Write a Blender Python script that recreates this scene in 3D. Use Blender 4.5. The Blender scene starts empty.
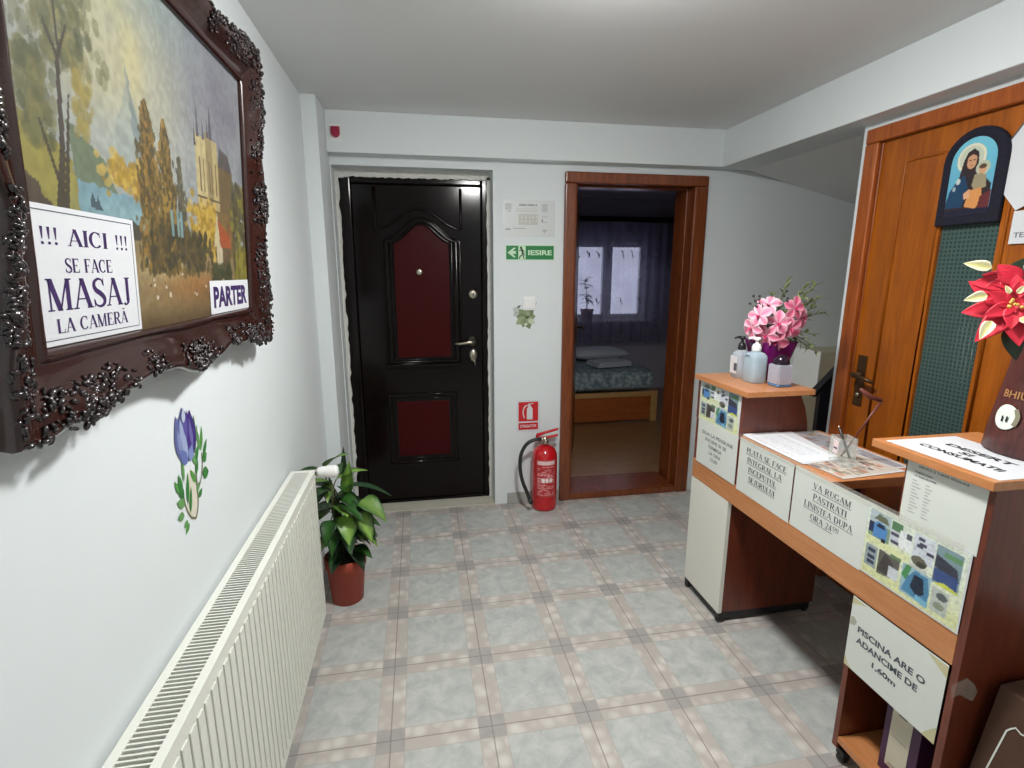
import bpy, bmesh, math, random
import numpy as np
from mathutils import Vector, Matrix

random.seed(7)
SC = bpy.context.scene
COL = SC.collection
R = math.radians
PI = math.pi

# ------------------------------------------------------------------ camera, world, lights, exposure
cd = bpy.data.cameras.new('camera')
cam = bpy.data.objects.new('camera', cd)
COL.objects.link(cam)
cam.location = (0, 0, 1.49)
cam.rotation_euler = (R(90 - 12.005), 0, R(-10.085))
cd.sensor_width = 36
cd.lens = 36 * 521 / 1024
cd.clip_start = 0.02
SC.camera = cam

w = bpy.data.worlds.new('overcast_sky')
SC.world = w
w.use_nodes = True
w.node_tree.nodes['Background'].inputs[0].default_value = (0.74, 0.78, 0.95, 1)
w.node_tree.nodes['Background'].inputs[1].default_value = 1.1

LAMP_E = 290.0          # emission of the ceiling lamp above the hall
FILL_LAMP_E = 60.0         # emission of an unseen fill lamp added behind the camera
LAMP_COL = (0.985, 0.98, 0.965)

vs = SC.view_settings
vs.view_transform = 'Standard'
vs.look = 'None'
vs.gamma = 1
vs.exposure = 0.0
vs.use_curve_mapping = False
SC.cycles.max_bounces = 10
SC.cycles.diffuse_bounces = 6
SC.cycles.transparent_max_bounces = 12
SC.cycles.caustics_reflective = False
SC.cycles.caustics_refractive = False
SC.cycles.sample_clamp_indirect = 6


# ------------------------------------------------------------------ materials
def lin(c):
    return tuple((x / 12.92 if x <= 0.04045 else ((x + 0.055) / 1.055) ** 2.4) for x in c)


def rgb(r, g, b):
    return lin((r / 255, g / 255, b / 255))


MATS = {}


class NT:
    def __init__(self, name):
        self.m = bpy.data.materials.new(name)
        self.m.use_nodes = True
        self.t = self.m.node_tree
        self.b = self.t.nodes['Principled BSDF']

    def n(self, kind, **kw):
        nd = self.t.nodes.new(kind)
        for k, v in kw.items():
            if k.startswith('i_'):
                key = k[2:]
                key = int(key) if key.isdigit() else key
                nd.inputs[key].default_value = v
            else:
                setattr(nd, k, v)
        return nd

    def link(self, a, b):
        self.t.links.new(a, b)

    def math(self, op, a, b=None):
        nd = self.t.nodes.new('ShaderNodeMath')
        nd.operation = op
        for i, v in enumerate((a, b)):
            if v is None:
                continue
            if isinstance(v, (int, float)):
                nd.inputs[i].default_value = v
            else:
                self.link(v, nd.inputs[i])
        return nd.outputs[0]

    def mix(self, f, a, b):
        nd = self.t.nodes.new('ShaderNodeMix')
        nd.data_type = 'RGBA'
        if isinstance(f, (int, float)):
            nd.inputs[0].default_value = f
        else:
            self.link(f, nd.inputs[0])
        for i, v in ((6, a), (7, b)):
            if isinstance(v, tuple):
                nd.inputs[i].default_value = (*v[:3], 1)
            else:
                self.link(v, nd.inputs[i])
        return nd.outputs[2]

    def set(self, **kw):
        for k, v in kw.items():
            key = k.replace('_', ' ')
            self.b.inputs[key].default_value = v


def plain(name, c, rough=0.5, metal=0.0, var=0.06, scale=30, bump=0.0, coat=0.0, spec=0.5):
    """a painted / moulded surface with a little procedural variation"""
    if name in MATS:
        return MATS[name]
    k = NT(name)
    tc = k.n('ShaderNodeTexCoord')
    nz = k.n('ShaderNodeTexNoise', i_Scale=scale, i_Detail=4.0)
    k.link(tc.outputs['Object'], nz.inputs['Vector'])
    d = tuple(x * (1 - var) for x in c)
    l = tuple(min(1, x * (1 + var)) for x in c)
    k.link(k.mix(nz.outputs[0], d, l), k.b.inputs['Base Color'])
    k.b.inputs['Roughness'].default_value = rough
    k.b.inputs['Metallic'].default_value = metal
    k.b.inputs['Coat Weight'].default_value = coat
    k.b.inputs['Specular IOR Level'].default_value = spec
    if bump:
        bp = k.n('ShaderNodeBump', i_Strength=bump, i_Distance=0.01)
        k.link(nz.outputs[0], bp.inputs['Height'])
        k.link(bp.outputs[0], k.b.inputs['Normal'])
    MATS[name] = k.m
    return k.m


def wood(name, dark, light, sc=(30, 30, 2.5), rough=0.4, coat=0.0, ring=0.6):
    if name in MATS:
        return MATS[name]
    k = NT(name)
    g = k.n('ShaderNodeNewGeometry')
    mp = k.n('ShaderNodeMapping')
    mp.inputs['Scale'].default_value = sc
    k.link(g.outputs['Position'], mp.inputs[0])
    nz = k.n('ShaderNodeTexNoise', i_Scale=1.0, i_Detail=5.0, i_Distortion=1.2)
    k.link(mp.outputs[0], nz.inputs['Vector'])
    mp2 = k.n('ShaderNodeMapping')
    mp2.inputs['Scale'].default_value = tuple(s * 6 for s in sc)
    k.link(g.outputs['Position'], mp2.inputs[0])
    n2 = k.n('ShaderNodeTexNoise', i_Scale=1.0, i_Detail=2.0)
    k.link(mp2.outputs[0], n2.inputs['Vector'])
    f = k.math('ADD', k.math('MULTIPLY', nz.outputs[0], ring), k.math('MULTIPLY', n2.outputs[0], 1 - ring))
    r = k.n('ShaderNodeMapRange', i_1=0.33, i_2=0.67)
    k.link(f, r.inputs[0])
    k.link(k.mix(r.outputs[0], dark, light), k.b.inputs['Base Color'])
    k.b.inputs['Roughness'].default_value = rough
    k.b.inputs['Coat Weight'].default_value = coat
    k.b.inputs['Coat Roughness'].default_value = 0.15
    MATS[name] = k.m
    return k.m


def vcol(name, rough=0.5, coat=0.0, trans=0.0):
    if name in MATS:
        return MATS[name]
    k = NT(name)
    a = k.n('ShaderNodeAttribute', attribute_name='Col')
    k.link(a.outputs['Color'], k.b.inputs['Base Color'])
    k.b.inputs['Roughness'].default_value = rough
    k.b.inputs['Coat Weight'].default_value = coat
    MATS[name] = k.m
    return k.m


def glassy(name, c, rough=0.05, alpha=0.35):
    """clear plastic / glass seen as tinted see-through surface with gloss"""
    if name in MATS:
        return MATS[name]
    k = NT(name)
    k.b.inputs['Base Color'].default_value = (*c, 1)
    k.b.inputs['Roughness'].default_value = rough
    k.b.inputs['Alpha'].default_value = alpha
    MATS[name] = k.m
    return k.m


def emit(name, c, s):
    k = NT(name)
    k.b.inputs['Base Color'].default_value = (*c, 1)
    k.b.inputs['Emission Color'].default_value = (*c, 1)
    k.b.inputs['Emission Strength'].default_value = s
    return k.m


WALL = plain('white_wall_paint', rgb(215, 221, 222), 0.75, var=0.02, scale=9, bump=0.05)
CEIL = plain('white_ceiling_paint', rgb(222, 223, 223), 0.85, var=0.02, scale=6)
PLASTER = plain('rough_plaster', rgb(206, 206, 200), 0.9, var=0.2, scale=50, bump=0.4)
DOORDARK = plain('dark_wenge_lacquer', rgb(15, 8, 8), 0.13, var=0.15, scale=12, spec=0.22)
DOORRED = plain('oxblood_panel', rgb(58, 8, 10), 0.38, var=0.3, scale=160, spec=0.1)
STEEL = plain('brushed_nickel', rgb(190, 182, 165), 0.28, metal=1.0)
FRAMEWOOD = wood('reddish_door_frame_wood', rgb(88, 40, 16), rgb(134, 70, 33), (25, 25, 2), 0.35, 0.3)
OAK = wood('golden_door_wood', rgb(130, 64, 4), rgb(170, 92, 10), (14, 14, 1.3), 0.4, 0.12)
OAKFR = wood('orange_door_frame_wood', rgb(128, 58, 18), rgb(172, 92, 34), (25, 25, 2), 0.35, 0.3)
BEECH = wood('orange_laminate', rgb(180, 114, 66), rgb(198, 136, 88), (30, 3, 30), 0.3, 0.2)
MAHOG = wood('red_brown_laminate', rgb(84, 36, 22), rgb(116, 52, 30), (30, 30, 3), 0.35, 0.2)
DARKPL = plain('black_plastic', (0.012, 0.012, 0.014), 0.4)
WHITELAM = plain('cream_laminate', rgb(222, 221, 211), 0.35, var=0.01)
PAPER = plain('white_paper', rgb(208, 210, 213), 0.6, var=0.015, scale=12)
PAPEROLD = plain('yellowed_paper', rgb(212, 216, 209), 0.45, var=0.03, scale=14)
INK = plain('dark_purple_ink', rgb(52, 26, 84), 0.6)
INKGREY = plain('grey_ink', rgb(78, 84, 92), 0.6)
INKBLACK = plain('black_ink', rgb(28, 28, 34), 0.6)
RADW = plain('cream_enamel', rgb(221, 222, 213), 0.35, var=0.01)
WHITEPL = plain('white_plastic', rgb(232, 232, 230), 0.35, var=0.01)
TERRA = plain('terracotta_plastic', rgb(152, 56, 34), 0.5, var=0.06)
SOIL = plain('dark_soil', rgb(38, 28, 22), 0.95, var=0.5, scale=90, bump=0.6)
LEAF = vcol('leaf', 0.4)
PETAL = vcol('petal', 0.55)
ART = vcol('oil_paint', 0.45, 0.05)
PRINT = vcol('printed_paper', 0.35)
STEM = plain('green_stem', rgb(80, 90, 45), 0.6)
RED = plain('red_enamel', rgb(190, 20, 30), 0.22, coat=0.4)
RUBBER = plain('black_rubber', (0.015, 0.017, 0.018), 0.45)
LABELW = plain('label_white', rgb(225, 205, 205), 0.45, var=0.02)
SIGNRED = plain('sign_red', rgb(196, 28, 36), 0.4, var=0.02)
SIGNGREEN = plain('sign_green', rgb(8, 118, 58), 0.35, var=0.02)
SIGNGLOW = plain('pale_green_print', rgb(196, 226, 190), 0.5, var=0.02)
CARVE = plain('dark_carved_lacquer', rgb(30, 20, 22), 0.2, var=0.25, scale=40, coat=0.5)
FRAMEW = plain('wine_brown_lacquer', rgb(46, 20, 15), 0.24, var=0.18, scale=18, coat=0.3)
BLACKWOOD = plain('black_wood', rgb(24, 22, 28), 0.4)
NAVY = plain('navy_velvet', rgb(20, 20, 36), 0.95, var=0.3, scale=120, bump=0.3)
TILEBEIGE = plain('beige_stone_tile', rgb(186, 176, 150), 0.4, var=0.08, scale=14)
KRAFT = plain('brown_cardboard', rgb(74, 48, 33), 0.8, var=0.08, scale=25)
PURPLE = glassy('purple_glass', rgb(112, 20, 100), 0.08, 0.86)
CLEAR = glassy('clear_plastic', rgb(205, 216, 226), 0.08, 0.45)
CLEARGL = glassy('clear_glass', rgb(225, 230, 225), 0.03, 0.24)
FILM = glassy('clear_tape', rgb(215, 212, 200), 0.15, 0.14)
BRONZE = plain('dark_bronze', rgb(92, 70, 48), 0.35, metal=0.8)
BARK = wood('dark_red_vase_wood', rgb(58, 22, 20), rgb(88, 40, 34), (60, 60, 8), 0.5, 0.2)


def floor_material(x0, y0, s):
    k = NT('grey_marbled_floor_tile')
    g = k.n('ShaderNodeNewGeometry')
    sp = k.n('ShaderNodeSeparateXYZ')
    k.link(g.outputs['Position'], sp.inputs[0])
    u = k.math('MULTIPLY', k.math('SUBTRACT', sp.outputs[0], x0), 1 / s)
    v = k.math('MULTIPLY', k.math('SUBTRACT', sp.outputs[1], y0), 1 / s)
    fu, fv = k.math('FRACT', u), k.math('FRACT', v)
    # distance to the nearest grout line, 0 .. 0.5
    du = k.math('SUBTRACT', 0.5, k.math('ABSOLUTE', k.math('SUBTRACT', fu, 0.5)))
    dv = k.math('SUBTRACT', 0.5, k.math('ABSOLUTE', k.math('SUBTRACT', fv, 0.5)))
    bw = 0.135
    bu, bv = k.math('LESS_THAN', du, bw), k.math('LESS_THAN', dv, bw)
    border = k.math('MAXIMUM', bu, bv)
    corner = k.math('MULTIPLY', bu, bv)
    nz = k.n('ShaderNodeTexNoise', i_Scale=15.0, i_Detail=8.0, i_Roughness=0.68, i_Distortion=0.5)
    k.link(g.outputs['Position'], nz.inputs['Vector'])
    mr = k.n('ShaderNodeMapRange', i_1=0.3, i_2=0.7)
    k.link(nz.outputs[0], mr.inputs[0])
    field = k.mix(mr.outputs[0], rgb(160, 164, 161), rgb(194, 196, 191))
    # rounded pebbles of the printed border
    vo = k.n('ShaderNodeTexVoronoi', i_Scale=19.0, i_Randomness=0.75)
    vo.feature = 'F1'
    k.link(g.outputs['Position'], vo.inputs['Vector'])
    mp = k.n('ShaderNodeMapRange', i_1=0.2, i_2=0.58)
    k.link(vo.outputs['Distance'], mp.inputs[0])
    peb = k.mix(mp.outputs[0], rgb(203, 198, 191), rgb(179, 172, 165))
    col = k.mix(border, field, peb)
    cn = k.mix(mr.outputs[0], rgb(151, 148, 145), rgb(168, 164, 160))
    col = k.mix(corner, col, cn)
    # thin printed line between border and field
    lu = k.math('LESS_THAN', k.math('ABSOLUTE', k.math('SUBTRACT', du, bw)), 0.007)
    lv = k.math('LESS_THAN', k.math('ABSOLUTE', k.math('SUBTRACT', dv, bw)), 0.007)
    col = k.mix(k.math('MULTIPLY', k.math('MAXIMUM', lu, lv), 0.35), col, rgb(160, 150, 144))
    gr = k.math('LESS_THAN', k.math('MINIMUM', du, dv), 0.0065)
    col = k.mix(k.math('MULTIPLY', gr, 0.75), col, rgb(128, 118, 112))
    k.link(col, k.b.inputs['Base Color'])
    rr = k.n('ShaderNodeMapRange', i_1=0.0, i_2=1.0, i_3=0.32, i_4=0.5)
    k.link(nz.outputs[0], rr.inputs[0])
    k.link(rr.outputs[0], k.b.inputs['Roughness'])
    bp = k.n('ShaderNodeBump', i_Strength=0.25, i_Distance=0.003)
    k.link(k.math('SUBTRACT', 1.0, gr), bp.inputs['Height'])
    k.link(bp.outputs[0], k.b.inputs['Normal'])
    return k.m


FLOOR = floor_material(-0.1405, 2.1306, 0.333)


def glass_pattern_material():
    k = NT('patterned_green_glass')
    g = k.n('ShaderNodeNewGeometry')
    sp = k.n('ShaderNodeSeparateXYZ')
    k.link(g.outputs['Position'], sp.inputs[0])
    fu = k.math('ABSOLUTE', k.math('SUBTRACT', k.math('FRACT', k.math('MULTIPLY', sp.outputs[1], 64)), 0.5))
    fv = k.math('ABSOLUTE', k.math('SUBTRACT', k.math('FRACT', k.math('MULTIPLY', sp.outputs[2], 64)), 0.5))
    d = k.math('LESS_THAN', k.math('MAXIMUM', fu, fv), 0.3)
    k.link(k.mix(d, rgb(70, 90, 86), rgb(50, 68, 65)), k.b.inputs['Base Color'])
    k.b.inputs['Roughness'].default_value = 0.2
    bp = k.n('ShaderNodeBump', i_Strength=0.4, i_Distance=0.004)
    k.link(d, bp.inputs['Height'])
    k.link(bp.outputs[0], k.b.inputs['Normal'])
    return k.m


DOORGLASS = glass_pattern_material()


def curtain_material():
    k = NT('sheer_lilac_net')
    t = k.t
    out = t.nodes['Material Output']
    tr = k.n('ShaderNodeBsdfTransparent')
    tr.inputs[0].default_value = (0.86, 0.86, 0.95, 1)
    tl = k.n('ShaderNodeBsdfTranslucent')
    tl.inputs[0].default_value = (*rgb(150, 148, 172), 1)
    df = k.n('ShaderNodeBsdfDiffuse')
    df.inputs[0].default_value = (*rgb(150, 148, 172), 1)
    m1 = k.n('ShaderNodeMixShader', i_0=0.5)
    k.link(tl.outputs[0], m1.inputs[1])
    k.link(df.outputs[0], m1.inputs[2])
    m2 = k.n('ShaderNodeMixShader')
    g = k.n('ShaderNodeNewGeometry')
    nz = k.n('ShaderNodeTexNoise', i_Scale=5.0, i_Detail=1.0)
    k.link(g.outputs['Position'], nz.inputs['Vector'])
    mr = k.n('ShaderNodeMapRange', i_1=0.35, i_2=0.65, i_3=0.46, i_4=0.54)
    k.link(nz.outputs[0], mr.inputs[0])
    k.link(mr.outputs[0], m2.inputs[0])
    k.link(tr.outputs[0], m2.inputs[1])
    k.link(m1.outputs[0], m2.inputs[2])
    k.link(m2.outputs[0], out.inputs[0])
    t.nodes.remove(k.b)
    return k.m


NET = curtain_material()


def bedding_material():
    k = NT('blue_grey_bedspread')
    g = k.n('ShaderNodeNewGeometry')
    vo = k.n('ShaderNodeTexVoronoi', i_Scale=26.0)
    k.link(g.outputs['Position'], vo.inputs['Vector'])
    nz = k.n('ShaderNodeTexNoise', i_Scale=12.0, i_Detail=4.0)
    k.link(g.outputs['Position'], nz.inputs['Vector'])
    f = k.math('MULTIPLY', vo.outputs['Distance'], nz.outputs[0])
    mr = k.n('ShaderNodeMapRange', i_1=0.05, i_2=0.42)
    k.link(f, mr.inputs[0])
    k.link(k.mix(mr.outputs[0], rgb(176, 188, 190), rgb(108, 130, 140)), k.b.inputs['Base Color'])
    k.b.inputs['Roughness'].default_value = 0.9
    return k.m


BEDDING = bedding_material()


# ------------------------------------------------------------------ mesh building
class MB:
    def __init__(self):
        self.v, self.f, self.mi, self.sm, self.c = [], [], [], [], []
        self.mats = []
        self.col = (1, 1, 1)

    def m(self, mat):
        if mat not in self.mats:
            self.mats.append(mat)
        return self.mats.index(mat)

    def add(self, verts, faces, mat, smooth=False, cols=None):
        o = len(self.v)
        self.v += [tuple(p) for p in verts]
        self.c += list(cols) if cols is not None else [self.col] * len(verts)
        i = self.m(mat)
        for f in faces:
            self.f.append([o + q for q in f])
            self.mi.append(i)
            self.sm.append(smooth)
        return self

    def box(self, x0, x1, y0, y1, z0, z1, mat, mtx=None):
        vs_ = [(x0, y0, z0), (x1, y0, z0), (x1, y1, z0), (x0, y1, z0), (x0, y0, z1), (x1, y0, z1), (x1, y1, z1), (x0, y1, z1)]
        if mtx is not None:
            vs_ = [mtx @ Vector(p) for p in vs_]
        return self.add(vs_, [(0, 3, 2, 1), (4, 5, 6, 7), (0, 1, 5, 4), (1, 2, 6, 5), (2, 3, 7, 6), (3, 0, 4, 7)], mat)

    def poly(self, pts, thick, mat, O=(0, 0, 0), U=(1, 0, 0), V=(0, 0, 1)):
        """flat outline (u, v) pushed out along U x V by thick"""
        O, U, V = Vector(O), Vector(U), Vector(V)
        N = U.cross(V)
        a = [O + U * p[0] + V * p[1] for p in pts]
        b = [p + N * thick for p in a]
        n = len(pts)
        area = sum(pts[i][0] * pts[(i + 1) % n][1] - pts[(i + 1) % n][0] * pts[i][1] for i in range(n))
        top = list(range(n, 2 * n)) if area > 0 else list(range(2 * n - 1, n - 1, -1))
        bot = list(range(n - 1, -1, -1)) if area > 0 else list(range(n))
        sides = [((i, (i + 1) % n, n + (i + 1) % n, n + i) if area > 0 else (i, n + i, n + (i + 1) % n, (i + 1) % n)) for i in range(n)]
        return self.add(a + b, [top, bot] + sides, mat)

    def tube(self, path, rad, mat, n=10, smooth=True, closed=False):
        P = [Vector(p) for p in path]
        k = len(P)
        rad = rad if isinstance(rad, (list, tuple)) else [rad] * k
        up = Vector((0, 0, 1))
        rings = []
        prev = None
        for i in range(k):
            if closed:
                t = P[(i + 1) % k] - P[i - 1]
            else:
                t = P[min(i + 1, k - 1)] - P[max(i - 1, 0)]
            t.normalize()
            if prev is None:
                a = up if abs(t.z) < 0.9 else Vector((1, 0, 0))
                x = t.cross(a).normalized()
            else:
                x = (prev - t * prev.dot(t)).normalized()
            prev = x
            y = t.cross(x)
            rings.append([P[i] + (x * math.cos(2 * PI * j / n) + y * math.sin(2 * PI * j / n)) * rad[i] for j in range(n)])
        vs_ = [p for r_ in rings for p in r_]
        fs = []
        for i in range(k if closed else k - 1):
            for j in range(n):
                a, b = i * n + j, i * n + (j + 1) % n
                c, d = ((i + 1) % k) * n + (j + 1) % n, ((i + 1) % k) * n + j
                fs.append((a, b, c, d))
        if not closed:
            fs.append(list(range(n - 1, -1, -1)))
            fs.append([(k - 1) * n + j for j in range(n)])
        return self.add(vs_, fs, mat, smooth)

    def lathe(self, prof, c, mat, n=32, axis='Z', smooth=True, mtx=None):
        c = Vector(c)
        vs_, fs = [], []
        for r_, z in prof:
            for j in range(n):
                a = 2 * PI * j / n
                p = (r_ * math.cos(a), r_ * math.sin(a), z)
                if axis == 'X':
                    p = (p[2], p[0], p[1])
                elif axis == 'Y':
                    p = (p[1], p[2], p[0])
                p = Vector(p)
                if mtx is not None:
                    p = mtx @ p
                vs_.append(c + p)
        k = len(prof)
        for i in range(k - 1):
            for j in range(n):
                fs.append((i * n + j, i * n + (j + 1) % n, (i + 1) * n + (j + 1) % n, (i + 1) * n + j))
        fs.append(list(range(n - 1, -1, -1)))
        fs.append([(k - 1) * n + j for j in range(n)])
        return self.add(vs_, fs, mat, smooth)

    def ball(self, c, r, mat, nu=10, nv=7, mtx=None):
        r = r if isinstance(r, (list, tuple)) else (r, r, r)
        c = Vector(c)
        vs_, fs = [], []
        for i in range(nv + 1):
            th = PI * i / nv
            for j in range(nu):
                ph = 2 * PI * j / nu
                p = Vector((r[0] * math.sin(th) * math.cos(ph), r[1] * math.sin(th) * math.sin(ph), r[2] * math.cos(th)))
                if mtx is not None:
                    p = mtx @ p
                vs_.append(c + p)
        for i in range(nv):
            for j in range(nu):
                fs.append((i * nu + j, (i + 1) * nu + j, (i + 1) * nu + (j + 1) % nu, i * nu + (j + 1) % nu))
        return self.add(vs_, fs, mat, True)

    def leaf(self, base, d, up, L, W, mat, droop=0.3, cup=0.15, ce=(0.05, 0.2, 0.03), cm=(0.3, 0.5, 0.12), n=7, shape=1.0, nw=4, spots=0.0, thick=0.0008):
        """pointed leaf as a two-sided, slightly thick blade with coloured midrib and edges"""
        base, d, up = Vector(base), Vector(d).normalized(), Vector(up)
        side = d.cross(up)
        if side.length < 1e-4:
            side = d.cross(Vector((1, 0, 0)))
        side.normalize()
        nrm = side.cross(d).normalized()
        vs_, cs, fs = [], [], []
        m_ = 2 * nw + 1
        for lay in (0, 1):
            for i in range(n + 1):
                t = i / n
                wd = W * 0.5 * (math.sin(PI * t ** (0.75 * shape)) ** 0.85 if 0 < t < 1 else 0.02)
                ctr = base + d * (L * t * (1 - 0.18 * droop * t)) - nrm * (droop * L * t * t * 0.6)
                for j in range(-nw, nw + 1):
                    q = j / nw
                    p = ctr + side * (wd * q) + nrm * (cup * wd * abs(q) ** 1.5 * 1.2)
                    if lay:
                        p = p - nrm * thick
                    vs_.append(p)
                    f = abs(q) ** 1.4
                    if spots and random.random() < spots:
                        f = min(1, max(0, f + random.uniform(-0.6, 0.4)))
                    cs.append(tuple(cm[z] * (1 - f) + ce[z] * f for z in range(3)))
        o = (n + 1) * m_
        for i in range(n):
            for j in range(m_ - 1):
                a = i * m_ + j
                fs.append((a, a + 1, a + m_ + 1, a + m_))
                fs.append((o + a, o + a + m_, o + a + m_ + 1, o + a + 1))
            for j in (0, m_ - 1):
                a = i * m_ + j
                fs.append((a, a + m_, o + a + m_, o + a) if j == 0 else (a, o + a, o + a + m_, a + m_))
        return self.add(vs_, fs, mat, True, cs)

    def build(self, name, parent=None, loc=None, bevel=0.0, seg=2, local=False):
        me = bpy.data.meshes.new(name)
        off = Vector((0, 0, 0))
        if parent is not None and not local:
            off = world_off(parent)
        if loc is not None:
            off = off + Vector(loc) if parent is not None else Vector(loc)
        me.from_pydata([tuple(Vector(p) - off) for p in self.v], [], self.f)
        for m_ in self.mats:
            me.materials.append(m_)
        me.polygons.foreach_set('material_index', self.mi)
        me.polygons.foreach_set('use_smooth', self.sm)
        if any(c != (1, 1, 1) for c in self.c):
            at = me.color_attributes.new('Col', 'FLOAT_COLOR', 'POINT')
            a = np.ones((len(self.v), 4), np.float32)
            a[:, :3] = np.array(self.c, np.float32)
            at.data.foreach_set('color', a.ravel())
        me.update()
        o = bpy.data.objects.new(name, me)
        COL.objects.link(o)
        if parent is not None:
            o.parent = parent
        if loc is not None:
            o.location = loc
        if bevel:
            b = o.modifiers.new('edge_rounding', 'BEVEL')
            b.width = bevel
            b.segments = seg
            b.limit_method = 'ANGLE'
            b.angle_limit = R(40)
        return o


OFFS = {}


def world_off(o):
    v = Vector((0, 0, 0))
    while o is not None:
        v = v + Vector(o.location)
        o = o.parent
    return v


def thing(name, label, cat, loc=(0, 0, 0), group=None, kind=None):
    o = bpy.data.objects.new(name, None)
    o.empty_display_size = 0.05
    COL.objects.link(o)
    o.location = loc
    return tag(o, label, cat, group, kind)


def tag(o, label, cat, group=None, kind=None):
    o['label'] = label
    o['category'] = cat
    if group:
        o['group'] = group
    if kind:
        o['kind'] = kind
    return o


def struct(o, label, cat):
    return tag(o, label, cat, None, 'structure')


# ------------------------------------------------------------------ writing
def ribbon(pts, ws):
    """centre line with widths -> quads in 2D"""
    out = []
    P = [Vector((p[0], p[1])) for p in pts]
    L_, R_ = [], []
    for i, p in enumerate(P):
        t = (P[min(i + 1, len(P) - 1)] - P[max(i - 1, 0)]).normalized()
        nn = Vector((-t.y, t.x)) * ws[i] * 0.5
        L_.append(p + nn)
        R_.append(p - nn)
    for i in range(len(P) - 1):
        out.append([R_[i], R_[i + 1], L_[i + 1], L_[i]])
    return out


def rect(x0, y0, x1, y1):
    return [[(x0, y0), (x1, y0), (x1, y1), (x0, y1)]]


def diag(x0, y0, x1, y1, w_):
    if y1 < y0:
        x0, y0, x1, y1 = x1, y1, x0, y0
    return [[(x0 - w_ / 2, y0), (x0 + w_ / 2, y0), (x1 + w_ / 2, y1), (x1 - w_ / 2, y1)]]


def serif(x, y, w_=0.3):
    return rect(x - w_ / 2, y, x + w_ / 2, y + 0.045)


def arc(cx, cy, rx, ry, a0, a1, thick, thin, n=16):
    pts, ws = [], []
    for i in range(n + 1):
        a = R(a0 + (a1 - a0) * i / n)
        pts.append((cx + rx * math.cos(a), cy + ry * math.sin(a)))
        ws.append(thin + (thick - thin) * abs(math.cos(a)) ** 1.5)
    return ribbon(pts, ws)


TK, TN = 0.2, 0.07


def stem(x):
    return rect(x - TK / 2, 0, x + TK / 2, 1) + serif(x, 0) + serif(x, 0.955)


def smooth_line(pts, n=4):
    out = []
    for i in range(len(pts) - 1):
        p0, p1, p2, p3 = pts[max(i - 1, 0)], pts[i], pts[i + 1], pts[min(i + 2, len(pts) - 1)]
        for k in range(n):
            t = k / n
            out.append(tuple(0.5 * (2 * p1[z] + (p2[z] - p0[z]) * t + (2 * p0[z] - 5 * p1[z] + 4 * p2[z] - p3[z]) * t * t + (3 * p1[z] - p0[z] - 3 * p2[z] + p3[z]) * t ** 3) for z in (0, 1)))
    out.append(pts[-1])
    return out


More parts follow.
